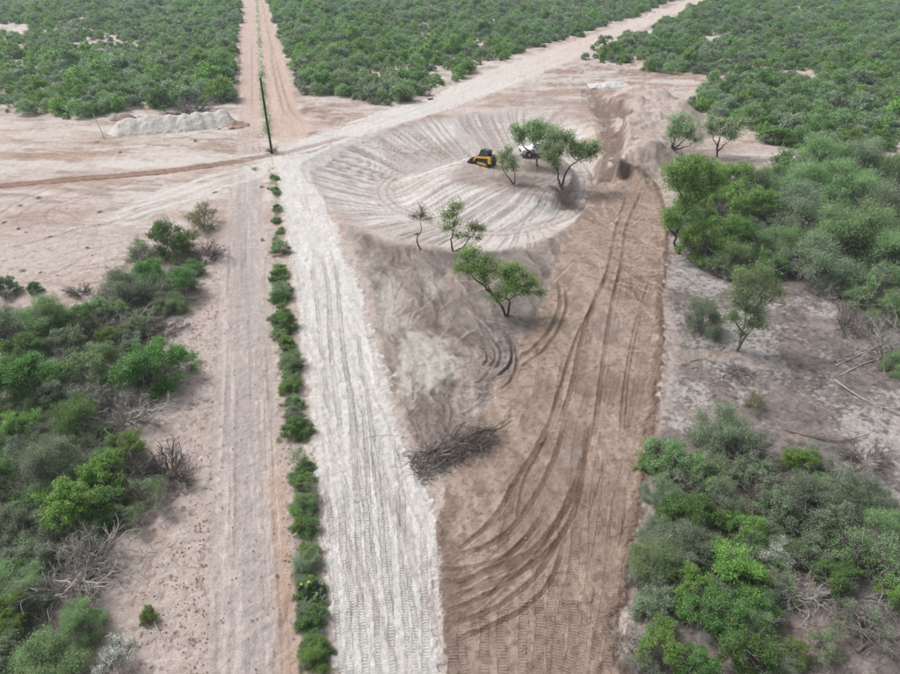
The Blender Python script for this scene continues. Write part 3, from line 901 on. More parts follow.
def shrub_meshes(name, seed, H=1.3, lobes=11, tufts=17, per=30, tuft=0.10, llen=0.10, lwid=0.045, stems=6, spread=1.0, bare=40, low=0.25, lobe_r=0.27, leggy=0.0):
    """unit-radius shrub: stems to lumpy lobes, twigs to tufts of leaves"""
    rs = np.random.RandomState(seed)
    lob = []; lrad = []
    p1, p2, p3 = rs.uniform(0, 6.28, 3)
    for i in range(lobes):
        a = i * 2.399963 + rs.uniform(-0.8, 0.8)
        foot = np.clip(0.86 + 0.22 * math.sin(2 * a + p1) + 0.14 * math.sin(3 * a + p2) + 0.08 * math.sin(5 * a + p3), 0.55, 1.2)
        q = math.sqrt((i + 0.5) / lobes) * rs.uniform(0.75, 1.12)
        r = q * 0.86 * spread * foot
        z = H * (low + (0.9 - low) * math.sqrt(max(0.0, 1 - min(1.0, q) ** 2))) * rs.uniform(0.62, 1.14)
        if i % 4 == 3:
            z = H * rs.uniform(0.08, 0.3)          # skirt branches near the ground
            r = max(r, 0.5 * foot)
        lob.append((r * math.cos(a), r * math.sin(a), z)); lrad.append(lobe_r * rs.uniform(0.6, 1.4))
    lob = np.array(lob)
    tm, cm = MB(), MB()
    forks = []
    for k in range(stems):
        a = k * 2 * math.pi / stems + rs.uniform(-0.4, 0.4)
        b0 = np.array([math.cos(a), math.sin(a), 0]) * rs.uniform(0.02, 0.14)
        b0[2] = -0.08
        f = np.array([math.cos(a) * rs.uniform(0.2, 0.42) * spread, math.sin(a) * rs.uniform(0.2, 0.42) * spread, H * rs.uniform(0.28, 0.5) + leggy * 0.2])
        p, r = curve_to(rs, b0, f, 5, 0.1, 0.018, 0.012)
        tm.tube(p, r, 5, False); forks.append(f)
    forks = np.array(forks)
    C, D = [], []
    for L, lr in zip(lob, lrad):
        f = forks[np.argmin(np.linalg.norm(forks - L, axis=1) + rs.uniform(0, 0.25, len(forks)))]
        p, r = curve_to(rs, f, L, 5, 0.1, 0.013, 0.006)
        tm.tube(p, r, 4, False)
        k = max(4, int(tufts * (lr / lobe_r) ** 2))
        dirs = unit(rs.normal(size=(k, 3)) + np.array([0, 0, 0.35]))
        cc = L + dirs * lr * rs.uniform(0.3, 1.1, (k, 1)) * np.array([1, 1, 0.85])
        for q in cc[: max(3, k // 2)]:
            a0 = p[rs.randint(2, 5)]
            pp, r2 = curve_to(rs, a0, q, 3, 0.1, 0.006, 0.003)
            tm.tube(pp, r2, 3, False)
        C.append(cc); D.append(unit(cc - L + np.array([0, 0, 0.15])))
    C = np.vstack(C); D = np.vstack(D)
    C[:, 2] = np.maximum(C[:, 2], 0.08)
    cm.quads(leaf_quads(rs, C, D, per, tuft, llen, lwid))
    for i in range(bare):
        f = lob[rs.randint(len(lob))] * rs.uniform(0.5, 0.9)
        e = f * rs.uniform(0.9, 1.1) + unit(f * np.array([1, 1, 0.8]) + rs.normal(size=3) * 0.5) * rs.uniform(0.25, 0.62)
        e[2] = max(e[2], 0.05)
        p, r = curve_to(rs, f, e, 4, 0.12, 0.009, 0.003)
        tm.tube(p, r, 3, False)
        for _ in range(2):
            g = p[2] + unit(e - f + rs.normal(size=3) * 0.5) * rs.uniform(0.1, 0.25)
            tm.tube(np.array([p[2], (p[2] + g) / 2 + rs.normal(size=3) * 0.02, g]), [0.006, 0.004, 0.002], 3, False)
    return tm.mesh(name + '_trunk', M['twig']), cm.mesh(name + '_crown', M['leaf_deep'])


def dead_mesh(name, seed, H=1.0, stems=9, flat=0.6, gens=3, spread=1.0, thick=1.0, mat='dead'):
    """leafless shrub: forking grey branches"""
    rs = np.random.RandomState(seed); m = MB()

    def grow(p0, d, L, r, g):
        n = 4
        pts = [p0]; p = p0; dd = d
        for i in range(n):
            dd = unit(dd + rs.normal(size=3) * 0.18 + np.array([0, 0, 0.03])); p = p + dd * L / n
            if p[2] < 0.03: p = np.array([p[0], p[1], 0.03])
            pts.append(p)
        m.tube(np.array(pts), np.linspace(r, r * 0.55, n + 1), 5 if g == gens else 3, False)
        if g > 0:
            for k in range(rs.randint(3, 6)):
                q = pts[rs.randint(1, n + 1)]
                grow(q, unit(dd + rs.normal(size=3) * 0.55), L * rs.uniform(0.45, 0.75), r * 0.5, g - 1)
    for k in range(stems):
        a = k * 2.4 + rs.uniform(-0.5, 0.5)
        d = unit(np.array([math.cos(a) * flat, math.sin(a) * flat, rs.uniform(0.35, 1.0) * H]))
        grow(np.array([math.cos(a) * 0.08, math.sin(a) * 0.08, -0.05]), d, rs.uniform(0.5, 0.8) * spread, 0.030 * thick, gens - 1 if k % 2 else gens)
    return m.mesh(name, M[mat])


SHR = [
    shrub_meshes('round_shrub', 1, 1.15, 34, 12, 46, 0.060, 0.052, 0.025, 7, bare=40, low=0.12, lobe_r=0.18),
    shrub_meshes('loose_shrub', 2, 1.3, 26, 11, 44, 0.052, 0.052, 0.024, 6, bare=120, lobe_r=0.18, low=0.14),
    shrub_meshes('wide_shrub', 3, 1.0, 32, 11, 44, 0.060, 0.052, 0.024, 7, bare=110, low=0.10, lobe_r=0.18),
    shrub_meshes('feather_shrub', 4, 1.3, 34, 11, 58, 0.078, 0.070, 0.011, 7, bare=120, lobe_r=0.20, low=0.12),
    shrub_meshes('sparse_shrub', 5, 1.3, 20, 9, 24, 0.055, 0.048, 0.021, 6, bare=230, lobe_r=0.20, low=0.14),
    shrub_meshes('tufted_shrub', 6, 1.1, 40, 10, 40, 0.045, 0.050, 0.025, 7, bare=60, lobe_r=0.14, low=0.12),
    shrub_meshes('ragged_shrub', 7, 1.2, 24, 12, 40, 0.055, 0.052, 0.024, 6, bare=160, lobe_r=0.20, low=0.10),
    shrub_meshes('plume_shrub', 8, 1.35, 28, 12, 56, 0.080, 0.075, 0.012, 6, bare=150, lobe_r=0.21, low=0.10),
]
DEADM = [dead_mesh('bare_shrub', 11, 0.9, 22, 0.7, 3, 0.85, 0.75), dead_mesh('bare_shrub', 12, 0.5, 24, 0.9, 3, 0.85, 0.75), dead_mesh('bare_shrub', 13, 1.3, 18, 0.5, 3, 0.85, 0.75)]
SHAPE_H = [1.15, 1.3, 1.0, 1.3, 1.3, 1.1, 1.2, 1.35]
ALT = {1: (1, 6), 2: (2, 6), 3: (3, 7), 0: (0,), 4: (4,), 5: (5,), 6: (6,), 7: (7,)}
prnd = random.Random(99)


def place_by_crown(cx, cy, dpx, hfac):
    """crown centre and width as seen -> base on the ground and crown radius in metres"""
    z = 0.5
    for _ in range(6):
        x, y, _z = at(cx, cy, z)
        R = 0.5 * dpx * depth_at(x, y, z) / FPX
        b = gz(x, y)
        z = b + R * hfac * 0.55
    return x, y, b, R


def shrub(cx, cy, dpx, kind, leaf, label, cat='shrub', group=None, name='shrub', twig=None, hs_=1.0):
    kind = prnd.choice(ALT[kind])
    x, y, b, R = place_by_crown(cx, cy, dpx, SHAPE_H[kind] * hs_)
    R *= 1.22 if dpx > 14 else 1.0
    e = empty(name, (x, y, b - 0.03), prnd.uniform(0, 6.28), (R, R * prnd.uniform(0.9, 1.1), R * hs_))
    tm, cm = SHR[kind]
    link('trunk', tm, e, M[twig] if twig else None)
    link('crown', cm, e, M['leaf_' + leaf])
    tag(e, label, cat, group)
    return e


def dead(cx, cy, dpx, kind, label, mat='dead', hs_=1.0, rz=None, group=None, name='dead_shrub'):
    x, y, b, R = place_by_crown(cx, cy, dpx, 0.6 * hs_)
    o = link(name, DEADM[kind], None, M[mat])
    o.location = (x, y, b - 0.02); o.rotation_euler = (0, 0, prnd.uniform(0, 6.28) if rz is None else rz)
    o.scale = (R * 1.35, R * 1.35, R * hs_ * 1.25)
    tag(o, label, 'dead shrub', group)
    return o


def hero_tree(name, seed, base, trunk_pts, lobes, leaf, label, tufts=16, per=22, tuft=0.22, llen=0.22, lwid=0.09, r0=0.11, bark='bark', twigs=12, group=None):
    """a tree whose forks and leaf masses are set one by one; pixels lie in the plane through its base, each mass has its own depth offset"""
    rs = np.random.RandomState(seed)
    B = on(*base)
    D0 = B.y

    def pt(px, py, dy=0.0):
        u, v = (px - 450) / FPX, (337 - py) / FPX
        t = (D0 + dy) / (CP + v * SP)
        return np.array([u * t - B.x, dy, CAM_H - (SP - v * CP) * t - B.z])
    tm, cm = MB(), MB()
    C, D = [], []
    mpp = depth_at(B.x, B.y) / FPX
    forks = []
    for path in trunk_pts:
        P = np.array([pt(*q) for q in path])
        if np.linalg.norm(P[0]) < 0.6:
            P[0] = P[0] * np.array([1, 1, 0]) + np.array([0, 0, -0.12])
        P = spline(P, 4); P[1:-1] += rs.normal(size=(len(P) - 2, 3)) * r0 * 0.35
        rr = np.linspace(r0, r0 * 0.16, len(P))
        tm.tube(P, rr, 7, False)
        forks.extend(list(P[len(P) // 2:]))
    forks = np.array(forks)
    lobes = list(lobes) + [(q[-1][0] + 1, q[-1][1] - 3, 6, 0.1) for q in trunk_pts]
    for (px, py, rp, dy) in lobes:
        L = pt(px, py, dy); R = rp * mpp * 1.12
        f = forks[np.argmin(np.linalg.norm(forks - L, axis=1) + 0.3 * np.maximum(0, forks[:, 2] - L[2]))]
        p, r = curve_to(rs, f, L, 6, 0.10, r0 * 0.40, r0 * 0.13)
        tm.tube(p, r, 5, False)
        k = max(9, int(tufts * 2.1 * R / 0.9))
        dirs = unit(rs.normal(size=(k, 3)) + np.array([0, 0, 0.3]))
        cc = L + dirs * R * rs.uniform(0.25, 1.0, (k, 1)) * np.array([1, 1, 0.8])
        for q in cc:
            a0 = p[rs.randint(3, 6)]
            pp, r2 = curve_to(rs, a0, q, 4, 0.12, r0 * 0.12, r0 * 0.05)
            tm.tube(pp, r2, 3, False)
        for _ in range(twigs * 2):
            a0 = p[rs.randint(2, 6)]
            q = a0 + unit(rs.normal(size=3) + unit(L - f)) * R * rs.uniform(0.5, 1.2)
            pp, r2 = curve_to(rs, a0, q, 4, 0.12, r0 * 0.09, r0 * 0.03)
            tm.tube(pp, r2, 3, False)
        C.append(cc); D.append(unit(cc - L + np.array([0, 0, 0.2])))
    C = np.vstack(C); D = np.vstack(D)
    cm.quads(leaf_quads(rs, C, D, per, tuft, llen, lwid))
    e = empty(name, B)
    o = tm.build('trunk', M[bark], e, smooth=True)
    cm.build('crown', M['leaf_' + leaf], e)
    tag(e, label, 'tree', group)
    return e


#@@TREES
# ------------------------------------------------------------------ the single trees left standing
TG = 'trees left standing on the cleared ground'
hero_tree('mesquite_tree', 31, (421, 249), [[(421, 249), (417, 240), (421, 230), (420, 219)]], [(414, 216, 7, 0), (424, 214, 8, 0.8), (431, 218, 6, -0.6), (416, 234, 3, -0.4), (421, 208, 6, 0.3)], 'olive',
          'thin leggy sapling with sparse leaves, leftmost of the trees on bare ground', 9, 7, 0.2, 0.16, 0.06, 0.09, twigs=26, group=TG)
hero_tree('mesquite_tree', 32, (453, 251), [[(453, 251), (451, 240), (454, 228), (452, 218)], [(453, 247), (463, 247), (470, 238), (476, 231)]],
          [(452, 208, 9, 0), (459, 205, 6, 0.8), (446, 217, 8, -0.6), (454, 224, 8, 0.5), (446, 228, 6, 0.2), (473, 228, 8, 0), (481, 229, 6, 0.4), (466, 236, 5, -0.4), (478, 238, 4, 0.2), (458, 236, 4, -0.5)], 'bright',
          'forked green mesquite tree beside the thin leggy sapling', 12, 13, 0.22, 0.17, 0.08, 0.10, group=TG, twigs=18)
hero_tree('mesquite_tree', 33, (507, 316), [[(507, 316), (501, 305), (494, 296), (488, 286), (480, 276)], [(507, 314), (510, 304), (506, 296), (508, 285)], [(494, 296), (480, 283), (468, 274)]],
          [(466, 256, 10, 0.4), (474, 251, 8, 0.9), (460, 268, 8, 0), (476, 268, 9, -0.5), (486, 262, 9, 0.7), (494, 270, 10, 0.3), (504, 272, 9, 0.6), (514, 268, 9, 0.6), (524, 277, 10, 0), (531, 284, 8, 0.4),
           (506, 290, 11, -0.9), (498, 298, 8, -1.0), (516, 288, 10, -0.4), (484, 280, 7, 0.3), (526, 291, 6, -0.3), (541, 293, 5, 0.2), (512, 279, 8, 0.9)], 'bright',
          'leaning wide mesquite tree with bright green crown, nearest on the bare middle ground', 15, 20, 0.20, 0.15, 0.075, 0.13, group=TG, twigs=16)
hero_tree('mesquite_tree', 34, (514, 183), [[(514, 183), (508, 177), (503, 169), (502, 160)], [(514, 182), (515, 174), (512, 166)]], [(503, 156, 6, 0), (509, 151, 6, 0.6), (501, 163, 5, -0.6), (512, 160, 6, 0), (514, 168, 4, 0.5), (506, 168, 4, 0)], 'sage',
          'small thin tree right beside the yellow loader', 12, 14, 0.28, 0.24, 0.09, 0.09, group=TG)
hero_tree('mesquite_tree', 35, (538, 166), [[(538, 166), (536, 157), (533, 149), (534, 141)], [(536, 157), (525, 148), (520, 138)], [(534, 148), (545, 140)]],
          [(516, 131, 7, 0), (520, 140, 5, 0.5), (532, 128, 9, 0.6), (540, 126, 9, 0), (548, 131, 9, 0.5), (553, 138, 8, 0), (534, 133, 9, -0.8), (545, 134, 9, -0.8), (527, 132, 6, 0)], 'sage',
          'tree standing in front of the parked pickup truck', 14, 20, 0.30, 0.26, 0.11, 0.14, group=TG)
hero_tree('mesquite_tree', 36, (562, 190), [[(562, 190), (559, 180), (558, 168), (556, 156)], [(562, 189), (566, 172), (576, 162), (590, 156)], [(558, 170), (550, 160), (546, 152)]],
          [(548, 148, 9, 0), (556, 138, 10, 0.6), (566, 137, 9, 0.5), (548, 158, 8, -0.8), (560, 150, 9, -0.9), (572, 145, 7, 0.3), (584, 148, 9, 0), (594, 151, 7, 0.5), (582, 156, 7, -0.6), (596, 145, 6, 0.3), (555, 164, 6, -0.6), (576, 152, 6, 0.5)], 'sage',
          'spreading mesquite tree at the island edge, right of the pickup', 14, 20, 0.30, 0.25, 0.10, 0.16, group=TG)
hero_tree('mesquite_tree', 37, (673, 152), [[(673, 152), (674, 143), (675, 136), (677, 130)], [(673, 151), (680, 144), (686, 138)], [(674, 146), (670, 138)], [(674, 150), (684, 147), (694, 143)]],
          [(674, 121, 7, 0), (681, 117, 7, 0.5), (688, 122, 7, 0), (670, 129, 6, 0), (682, 128, 8, -0.6), (692, 129, 5, 0.4), (689, 135, 5, 0), (677, 134, 5, 0.5)], 'sage',
          'small dark-limbed tree on the spoil ground, nearer the trench', 12, 13, 0.30, 0.25, 0.10, 0.14, group=TG, twigs=18)
hero_tree('mesquite_tree', 38, (717, 157), [[(717, 157), (717, 148), (714, 140), (711, 132)], [(717, 152), (724, 145), (731, 139)], [(717, 149), (719, 138), (720, 128)]],
          [(708, 125, 6, 0), (714, 132, 6, 0.3), (721, 123, 7, 0), (729, 125, 7, 0.6), (737, 129, 7, 0), (742, 122, 6, 0.5), (733, 137, 6, -0.5), (711, 118, 4, 0), (724, 133, 5, 0)], 'sage',
          'small dark-limbed tree on the spoil ground, nearer the green brush', 12, 13, 0.30, 0.25, 0.10, 0.14, group=TG, twigs=18)

# right side: two leaning trees at the edge of the thicket
hero_tree('mesquite_tree', 39, (680, 253), [[(680, 253), (675, 246), (676, 234), (680, 222), (684, 205)], [(676, 236), (668, 226)], [(682, 215), (700, 200), (712, 192)]],
          [(670, 172, 11, 0), (682, 166, 13, 0.8), (697, 166, 12, 0.6), (710, 169, 12, 0.8), (676, 184, 11, -0.3), (690, 182, 13, 0), (668, 214, 8, 0), (674, 222, 8, -0.4), (688, 205, 12, -0.6), (702, 190, 13, 0), (718, 182, 11, 0.6)], 'bright',
          'leaning dark-trunked tree with bright green crown at the haul road edge', 16, 24, 0.24, 0.19, 0.085, 0.15, group='thicket right of the haul road', twigs=10)
hero_tree('huisache_tree', 40, (737, 351), [[(737, 351), (740, 338), (744, 326), (746, 312)], [(737, 350), (748, 334), (758, 322)], [(742, 332), (732, 318)]],
          [(738, 290, 12, 0), (752, 282, 12, 0.5), (768, 284, 11, 0.3), (778, 292, 8, 0), (748, 296, 12, -0.5), (764, 298, 10, -0.3), (760, 270, 10, 0.8), (742, 274, 9, 0.5), (736, 304, 8, -0.3), (757, 312, 9, 0), (733, 318, 8, 0.4), (750, 324, 8, -0.4), (760, 326, 7, 0.3), (742, 334, 6, 0.2)], 'feather',
          'small feathery tree alone on the grey litter ground', 17, 26, 0.20, 0.17, 0.04, 0.10, 'twig', group=None, twigs=14)

#@@SHRUBS
# ------------------------------------------------------------------ shrubs, one by one
GL = 'shrubs of the left thicket'
GR = 'shrubs of the right thickets'
GH = 'shrubs along the fence line'
left = [
    (168, 240, 50, 1, 'deep', 'upright loose green shrub at the far tip of the left thicket'),
    (140, 252, 32, 4, 'feather', 'thin pale shrub hugging the left side of the thicket tip'),
    (201, 217, 34, 4, 'olive', 'yellowish sparse shrub behind the thicket tip beside the ranch road'),
    (150, 274, 40, 0, 'deep', 'dark green shrub just below the upright shrub of the thicket tip'),
    (124, 288, 46, 3, 'grey', 'grey-green fine-leaved shrub left of the dark one near the thicket tip'),
    (181, 281, 44, 2, 'deep', 'green shrub at the ranch road side of the thicket tip'),
    (6, 287, 28, 5, 'grey', 'low grey-green shrub on the sand at the left picture edge'),
    (34, 288, 16, 5, 'deep', 'tiny dark shrub on the sand beside the left edge shrub'),
    (8, 325, 44, 2, 'grey', 'grey-green shrub at the left edge, far row of the big thicket'),
    (45, 318, 50, 3, 'feather', 'pale feathery shrub in the far row of the left thicket'),
    (77, 322, 42, 0, 'deep', 'dark rounded shrub in the far row of the left thicket'),
    (106, 311, 42, 1, 'feather', 'light green shrub ending the far row of the left thicket'),
    (24, 348, 48, 2, 'deep', 'dark shrub second from the left edge behind the dark big one'),
    (66, 346, 46, 5, 'grey', 'small-leaved greyish shrub in the middle of the left thicket'),
    (113, 336, 32, 1, 'bright', 'bright green narrow shrub beside the grey twiggy one'),
    (97, 366, 58, 1, 'feather', 'pale green airy shrub left of the big round dark shrub'),
    (152, 366, 72, 0, 'deep', 'big round dark green shrub facing the ranch road'),
    (20, 380, 72, 0, 'deep', 'big dark green shrub at the left picture edge'),
    (58, 392, 40, 5, 'grey', 'grey-green shrub between the two big dark shrubs'),
    (78, 420, 52, 3, 'deep', 'fine-leaved dark shrub left of the bare white branches'),
    (20, 425, 42, 1, 'bright', 'light green shrub below the big dark one at the left edge'),
    (14, 458, 44, 4, 'grey', 'twiggy half-bare shrub at the left edge'),
    (127, 446, 50, 1, 'bright', 'yellow-green shrub in front of the bare white branches'),
    (104, 472, 58, 5, 'bright', 'bright tufted shrub in the middle of the near left thicket'),
    (52, 466, 62, 3, 'grey', 'dull green fine-leaved shrub left of the bright tufted one'),
    (151, 492, 42, 4, 'feather', 'thin pale shrub beside the tangled dark dead shrub'),
    (66, 508, 74, 5, 'bright', 'large yellow-green tufted shrub behind the big bare grey bush'),
    (103, 505, 46, 1, 'deep', 'green shrub right of the large yellow-green one'),
    (14, 520, 50, 2, 'grey', 'grey-green shrub at the left edge beside the large yellow-green one'),
    (14, 572, 34, 0, 'deep', 'small dark round shrub left of the big bare grey bush'),
    (10, 612, 48, 1, 'bright', 'green leggy shrub at the left edge below the small dark one'),
    (132, 517, 34, 4, 'feather', 'sparse shrub right above the tip of the bare grey bush'),
    (82, 622, 48, 3, 'feather', 'feathery light green shrub in front of the big bare grey bush'),
    (48, 662, 70, 3, 'feather', 'wide feathery light green shrub at the bottom edge'),
    (112, 660, 44, 4, 'pale', 'pale white-leaved shrub at the bottom edge near the sapling'),
    (0, 655, 46, 5, 'grey', 'blue-grey shrub in the bottom left corner'),
]
for t in left:
    shrub(*t, group=GL)
lp = np.array([(-60, 322), (40, 312), (110, 300), (165, 262), (195, 262), (175, 300), (140, 330), (170, 360), (150, 400), (110, 430), (150, 470), (150, 500), (120, 530), (60, 540), (20, 590), (0, 650), (-60, 650)], float)
for i in range(84):                                    # understorey filling the thicket
    while True:
        cx = prnd.uniform(-60, 195); cy = prnd.uniform(262, 650)
        if inside(np.array([cx]), np.array([cy]), lp)[0]:
            break
    shrub(cx, cy + 6, prnd.uniform(0.9, 1.3) * (26 + (cy - 262) * 0.06), prnd.choice((2, 3, 4, 1)), prnd.choice(('grey', 'deep', 'deep', 'feather')), 'low understorey shrub half hidden inside the left thicket', group='understorey of the left thicket', hs_=0.7, twig='dead' if i % 3 == 0 else None)

right = [
    (722, 208, 66, 1, 'bright', 'bright green broad shrub behind the leaning tree'),
    (750, 186, 46, 1, 'feather', 'light green shrub at the far corner of the right thicket'),
    (766, 208, 52, 5, 'bright', 'yellow-green tufted shrub in the middle of the far right thicket'),
    (702, 243, 58, 1, 'bright', 'green shrub at the foot of the leaning tree'),
    (742, 236, 44, 2, 'deep', 'dark green shrub between the bright ones and the feathery ones'),
    (735, 258, 42, 3, 'feather', 'feathery pale shrub just above the lone small tree'),
    (705, 318, 42, 3, 'grey', 'grey-green shrub left of the lone small tree'),
    (788, 172, 52, 1, 'feather', 'green shrub on the far edge of the right thicket'),
    (822, 160, 58, 3, 'feather', 'tall feathery shrub on the far right, behind all its neighbours'),
    (862, 166, 58, 3, 'grey', 'grey-green feathery shrub far back near the right edge'),
    (898, 178, 56, 3, 'feather', 'feathery shrub at the right edge, farthest back'),
    (842, 196, 70, 3, 'feather', 'large feathery shrub in the second row of the right thicket'),
    (888, 214, 66, 3, 'grey', 'large grey feathery shrub at the right edge, second row'),
    (800, 212, 66, 3, 'grey', 'broad grey-green feathery shrub beside the yellow-green tufted one'),
    (782, 244, 46, 3, 'feather', 'feathery shrub low at the middle of the right thicket'),
    (846, 238, 80, 3, 'feather', 'biggest feathery shrub, centre of the right thicket'),
    (818, 262, 62, 3, 'grey', 'grey feathery shrub overhanging the litter ground'),
    (892, 258, 70, 3, 'feather', 'feathery shrub overhanging the dead branches at the right edge'),
    (872, 284, 54, 4, 'feather', 'thin feathery shrub above the upright dead branches'),
    (898, 312, 48, 3, 'feather', 'feathery shrub cut by the right edge beside the dead branches'),
    (900, 362, 34, 3, 'feather', 'small green shrub at the right edge beside the fallen limbs'),
    (756, 402, 24, 4, 'olive', 'small yellowish shrub on the litter ground'),
    (668, 455, 52, 1, 'feather', 'pale loose shrub at the haul road edge, far end of the near thicket'),
    (646, 462, 24, 1, 'bright', 'small bright shrub leaning over the haul road edge'),
    (722, 434, 60, 3, 'grey', 'thin grey-green shrub at the far end of the near right thicket'),
    (752, 452, 46, 4, 'grey', 'half-bare grey shrub beside the bright upright one'),
    (802, 462, 44, 1, 'bright', 'bright upright leafy shrub near the litter ground'),
    (690, 512, 54, 0, 'deep', 'dense dark green shrub second from the road edge'),
    (692, 543, 50, 3, 'grey', 'grey-green shrub below the dense dark one'),
    (745, 528, 46, 1, 'bright', 'bright green shrub left of the white-leaved one'),
    (782, 512, 58, 5, 'grey', 'grey tufted shrub behind the white-leaved one'),
    (832, 522, 62, 5, 'grey', 'dull olive-grey shrub right of the white-leaved one'),
    (842, 482, 52, 4, 'grey', 'twiggy grey shrub near the fallen limbs'),
    (868, 500, 46, 3, 'grey', 'grey feathery shrub near the right edge, near thicket'),
    (774, 556, 40, 4, 'pale', 'white-leaved shrub in the middle of the near right thicket'),
    (736, 572, 68, 0, 'bright', 'large bright green shrub in the heart of the near right thicket'),
    (654, 562, 50, 3, 'feather', 'dull green shrub at the haul road edge'),
    (655, 602, 46, 2, 'grey', 'grey-green low shrub at the haul road edge, nearer'),
    (714, 614, 70, 2, 'deep', 'wide dark green shrub near the bottom of the right thicket'),
    (662, 645, 56, 1, 'bright', 'bright shrub at the bottom edge beside the haul road'),
    (742, 646, 62, 1, 'deep', 'green shrub at the bottom edge, right of the bright one'),
    (698, 672, 50, 5, 'deep', 'tufted green shrub cut by the bottom edge'),
    (882, 558, 72, 4, 'feather', 'light green twiggy shrub at the right edge'),
    (900, 594, 44, 1, 'bright', 'bright green shrub in the right edge below the twiggy one'),
    (793, 650, 32, 1, 'bright', 'small bright shrub near the bottom edge on the litter'),
    (828, 640, 42, 4, 'feather', 'thin pale shrub near the bottom right corner'),
    (772, 590, 40, 4, 'grey', 'half-bare shrub below the white-leaved one'),
    (700, 180, 56, 1, 'bright', 'bright shrub just right of the leaning tree crown'),
    (731, 180, 52, 1, 'bright', 'bright green shrub on the far edge, third from the leaning tree'),
    (690, 218, 50, 1, 'feather', 'pale green shrub in front of the leaning tree crown'),
    (728, 232, 52, 1, 'bright', 'bright shrub left of the dark green one in the far right thicket'),
    (806, 186, 60, 3, 'feather', 'feathery light shrub behind the broad grey-green one'),
    (876, 240, 64, 3, 'feather', 'light feathery shrub right of the biggest feathery one'),
    (700, 474, 50, 6, 'feather', 'ragged pale shrub behind the dense dark one near the road'),
    (722, 498, 46, 7, 'grey', 'grey plume-like shrub between the dense dark and the bright one'),
    (808, 494, 52, 7, 'grey', 'grey plume-like shrub below the bright upright leafy one'),
    (852, 548, 52, 6, 'feather', 'ragged light shrub left of the twiggy right edge shrub'),
    (870, 622, 46, 4, 'grey', 'half-bare grey shrub above the dark limb near the bottom right corner'),
    (886, 528, 50, 7, 'feather', 'light plume-like shrub at the right edge above the twiggy one'),
    (692, 586, 50, 1, 'bright', 'bright loose shrub left of the large bright one'),
    (752, 604, 46, 0, 'deep', 'round dark shrub right below the large bright one'),
]
for t in right:
    shrub(*t, group=GR)
rp1 = np.array([(690, 190), (760, 170), (830, 150), (960, 160), (960, 330), (880, 300), (840, 285), (780, 265), (700, 262)], float)
rp2 = np.array([(655, 440), (720, 420), (800, 450), (880, 470), (940, 500), (940, 580), (850, 575), (790, 560), (770, 600), (790, 690), (640, 690), (640, 560)], float)
for i in range(84):
    P_ = rp1 if i < 42 else rp2
    while True:
        cx = prnd.uniform(640, 960); cy = prnd.uniform(150, 690)
        if inside(np.array([cx]), np.array([cy]), P_)[0]:
            break
    shrub(cx, cy + 6, prnd.uniform(0.9, 1.3) * (34 if i < 42 else 40), prnd.choice((2, 3, 4, 1)), prnd.choice(('grey', 'deep', 'feather', 'grey')), 'low understorey shrub half hidden inside the right thickets', group='understorey of the right thickets', hs_=0.75, twig='dead' if i % 3 == 0 else None)

hedge = [(272, 176, 9, 5), (276, 189, 12, 5), (277, 206, 11, 2), (278, 219, 9, 5), (280, 247, 19, 1), (279, 270, 17, 0), (281, 292, 25, 2), (283, 321, 27, 1),
         (287, 342, 20, 0), (291, 361, 26, 3), (290, 385, 22, 0), (294, 400, 15, 3), (297, 428, 28, 0), (303, 480, 22, 1), (304, 502, 25, 3), (301, 526, 22, 1),
         (308, 556, 26, 5), (311, 617, 30, 0), (313, 652, 30, 3)]
for i, (cx, cy, d, k) in enumerate(hedge):
    near = ('smallest, far end by the pole' if i == 0 else 'nearest, at the bottom edge' if i == len(hedge) - 1 else '%s from the bottom edge' % ['', 'second', 'fourth counting the cactus', 'fifth', 'sixth', 'seventh', 'eighth', 'ninth', 'tenth', 'eleventh', 'twelfth', 'thirteenth', 'fourteenth', 'fifteenth', 'sixteenth', 'seventeenth', 'eighteenth', 'nineteenth'][len(hedge) - 1 - i])
    shrub(cx, cy, d * 1.08, k, ('bright', 'feather', 'deep', 'bright', 'feather')[i % 5] if i not in (12,) else 'deep', 'fence-line shrub beside the white road, ' + near, group=GH, hs_=0.8)
for i in range(90):
    yy = prnd.uniform(168, 672)
    xx = np.interp(yy, [165, 240, 300, 400, 480, 560, 668], [272, 279, 281, 293, 303, 308, 314])
    if 440 < yy < 464:
        continue
    shrub(xx + prnd.uniform(-5, 5), yy, (8 + (yy - 165) * 0.034) * prnd.uniform(0.6, 1.5), prnd.choice((1, 2, 3, 4, 6)), prnd.choice(('bright', 'grey', 'feather', 'deep')), 'small weed clump between the larger fence-line shrubs', cat='weed', name='weed_clump', group='small weeds along the fence line', hs_=0.7)

# bare shrubs and dead wood
dead(204, 253, 40, 1, 'brown dead brush beside the ranch road at the thicket tip', 'dead_dark', 0.9)
dead(160, 304, 30, 1, 'low dead branches on sand below the thicket tip', 'twig', 0.7)
dead(134, 326, 46, 2, 'upright bare grey bush left of the dark brush heap', 'dead', 1.0)
dead(166, 328, 38, 1, 'dark dead brush heap beside the ranch road', 'dead_dark', 0.6)
dead(78, 291, 28, 0, 'small dark heap of dead roots on the sand', 'dead_dark', 0.8)
dead(130, 412, 70, 0, 'bare white branches between the round dark shrub and the yellow-green one', 'dead', 0.9)
dead(168, 466, 54, 0, 'tangled dark dead shrub leaning to the ranch road', 'dead_dark', 1.1)
dead(180, 482, 34, 1, 'low dead twigs at the ranch road edge', 'twig', 0.9)
dead(70, 574, 86, 0, 'big bare grey bush in the near left thicket', 'dead', 1.0)
dead(96, 556, 70, 2, 'tall bare white branches rising behind the big bare grey bush', 'dead', 1.0)
dead(36, 640, 66, 1, 'flat mat of dark dead branches near the bottom left', 'dead_dark', 0.5)
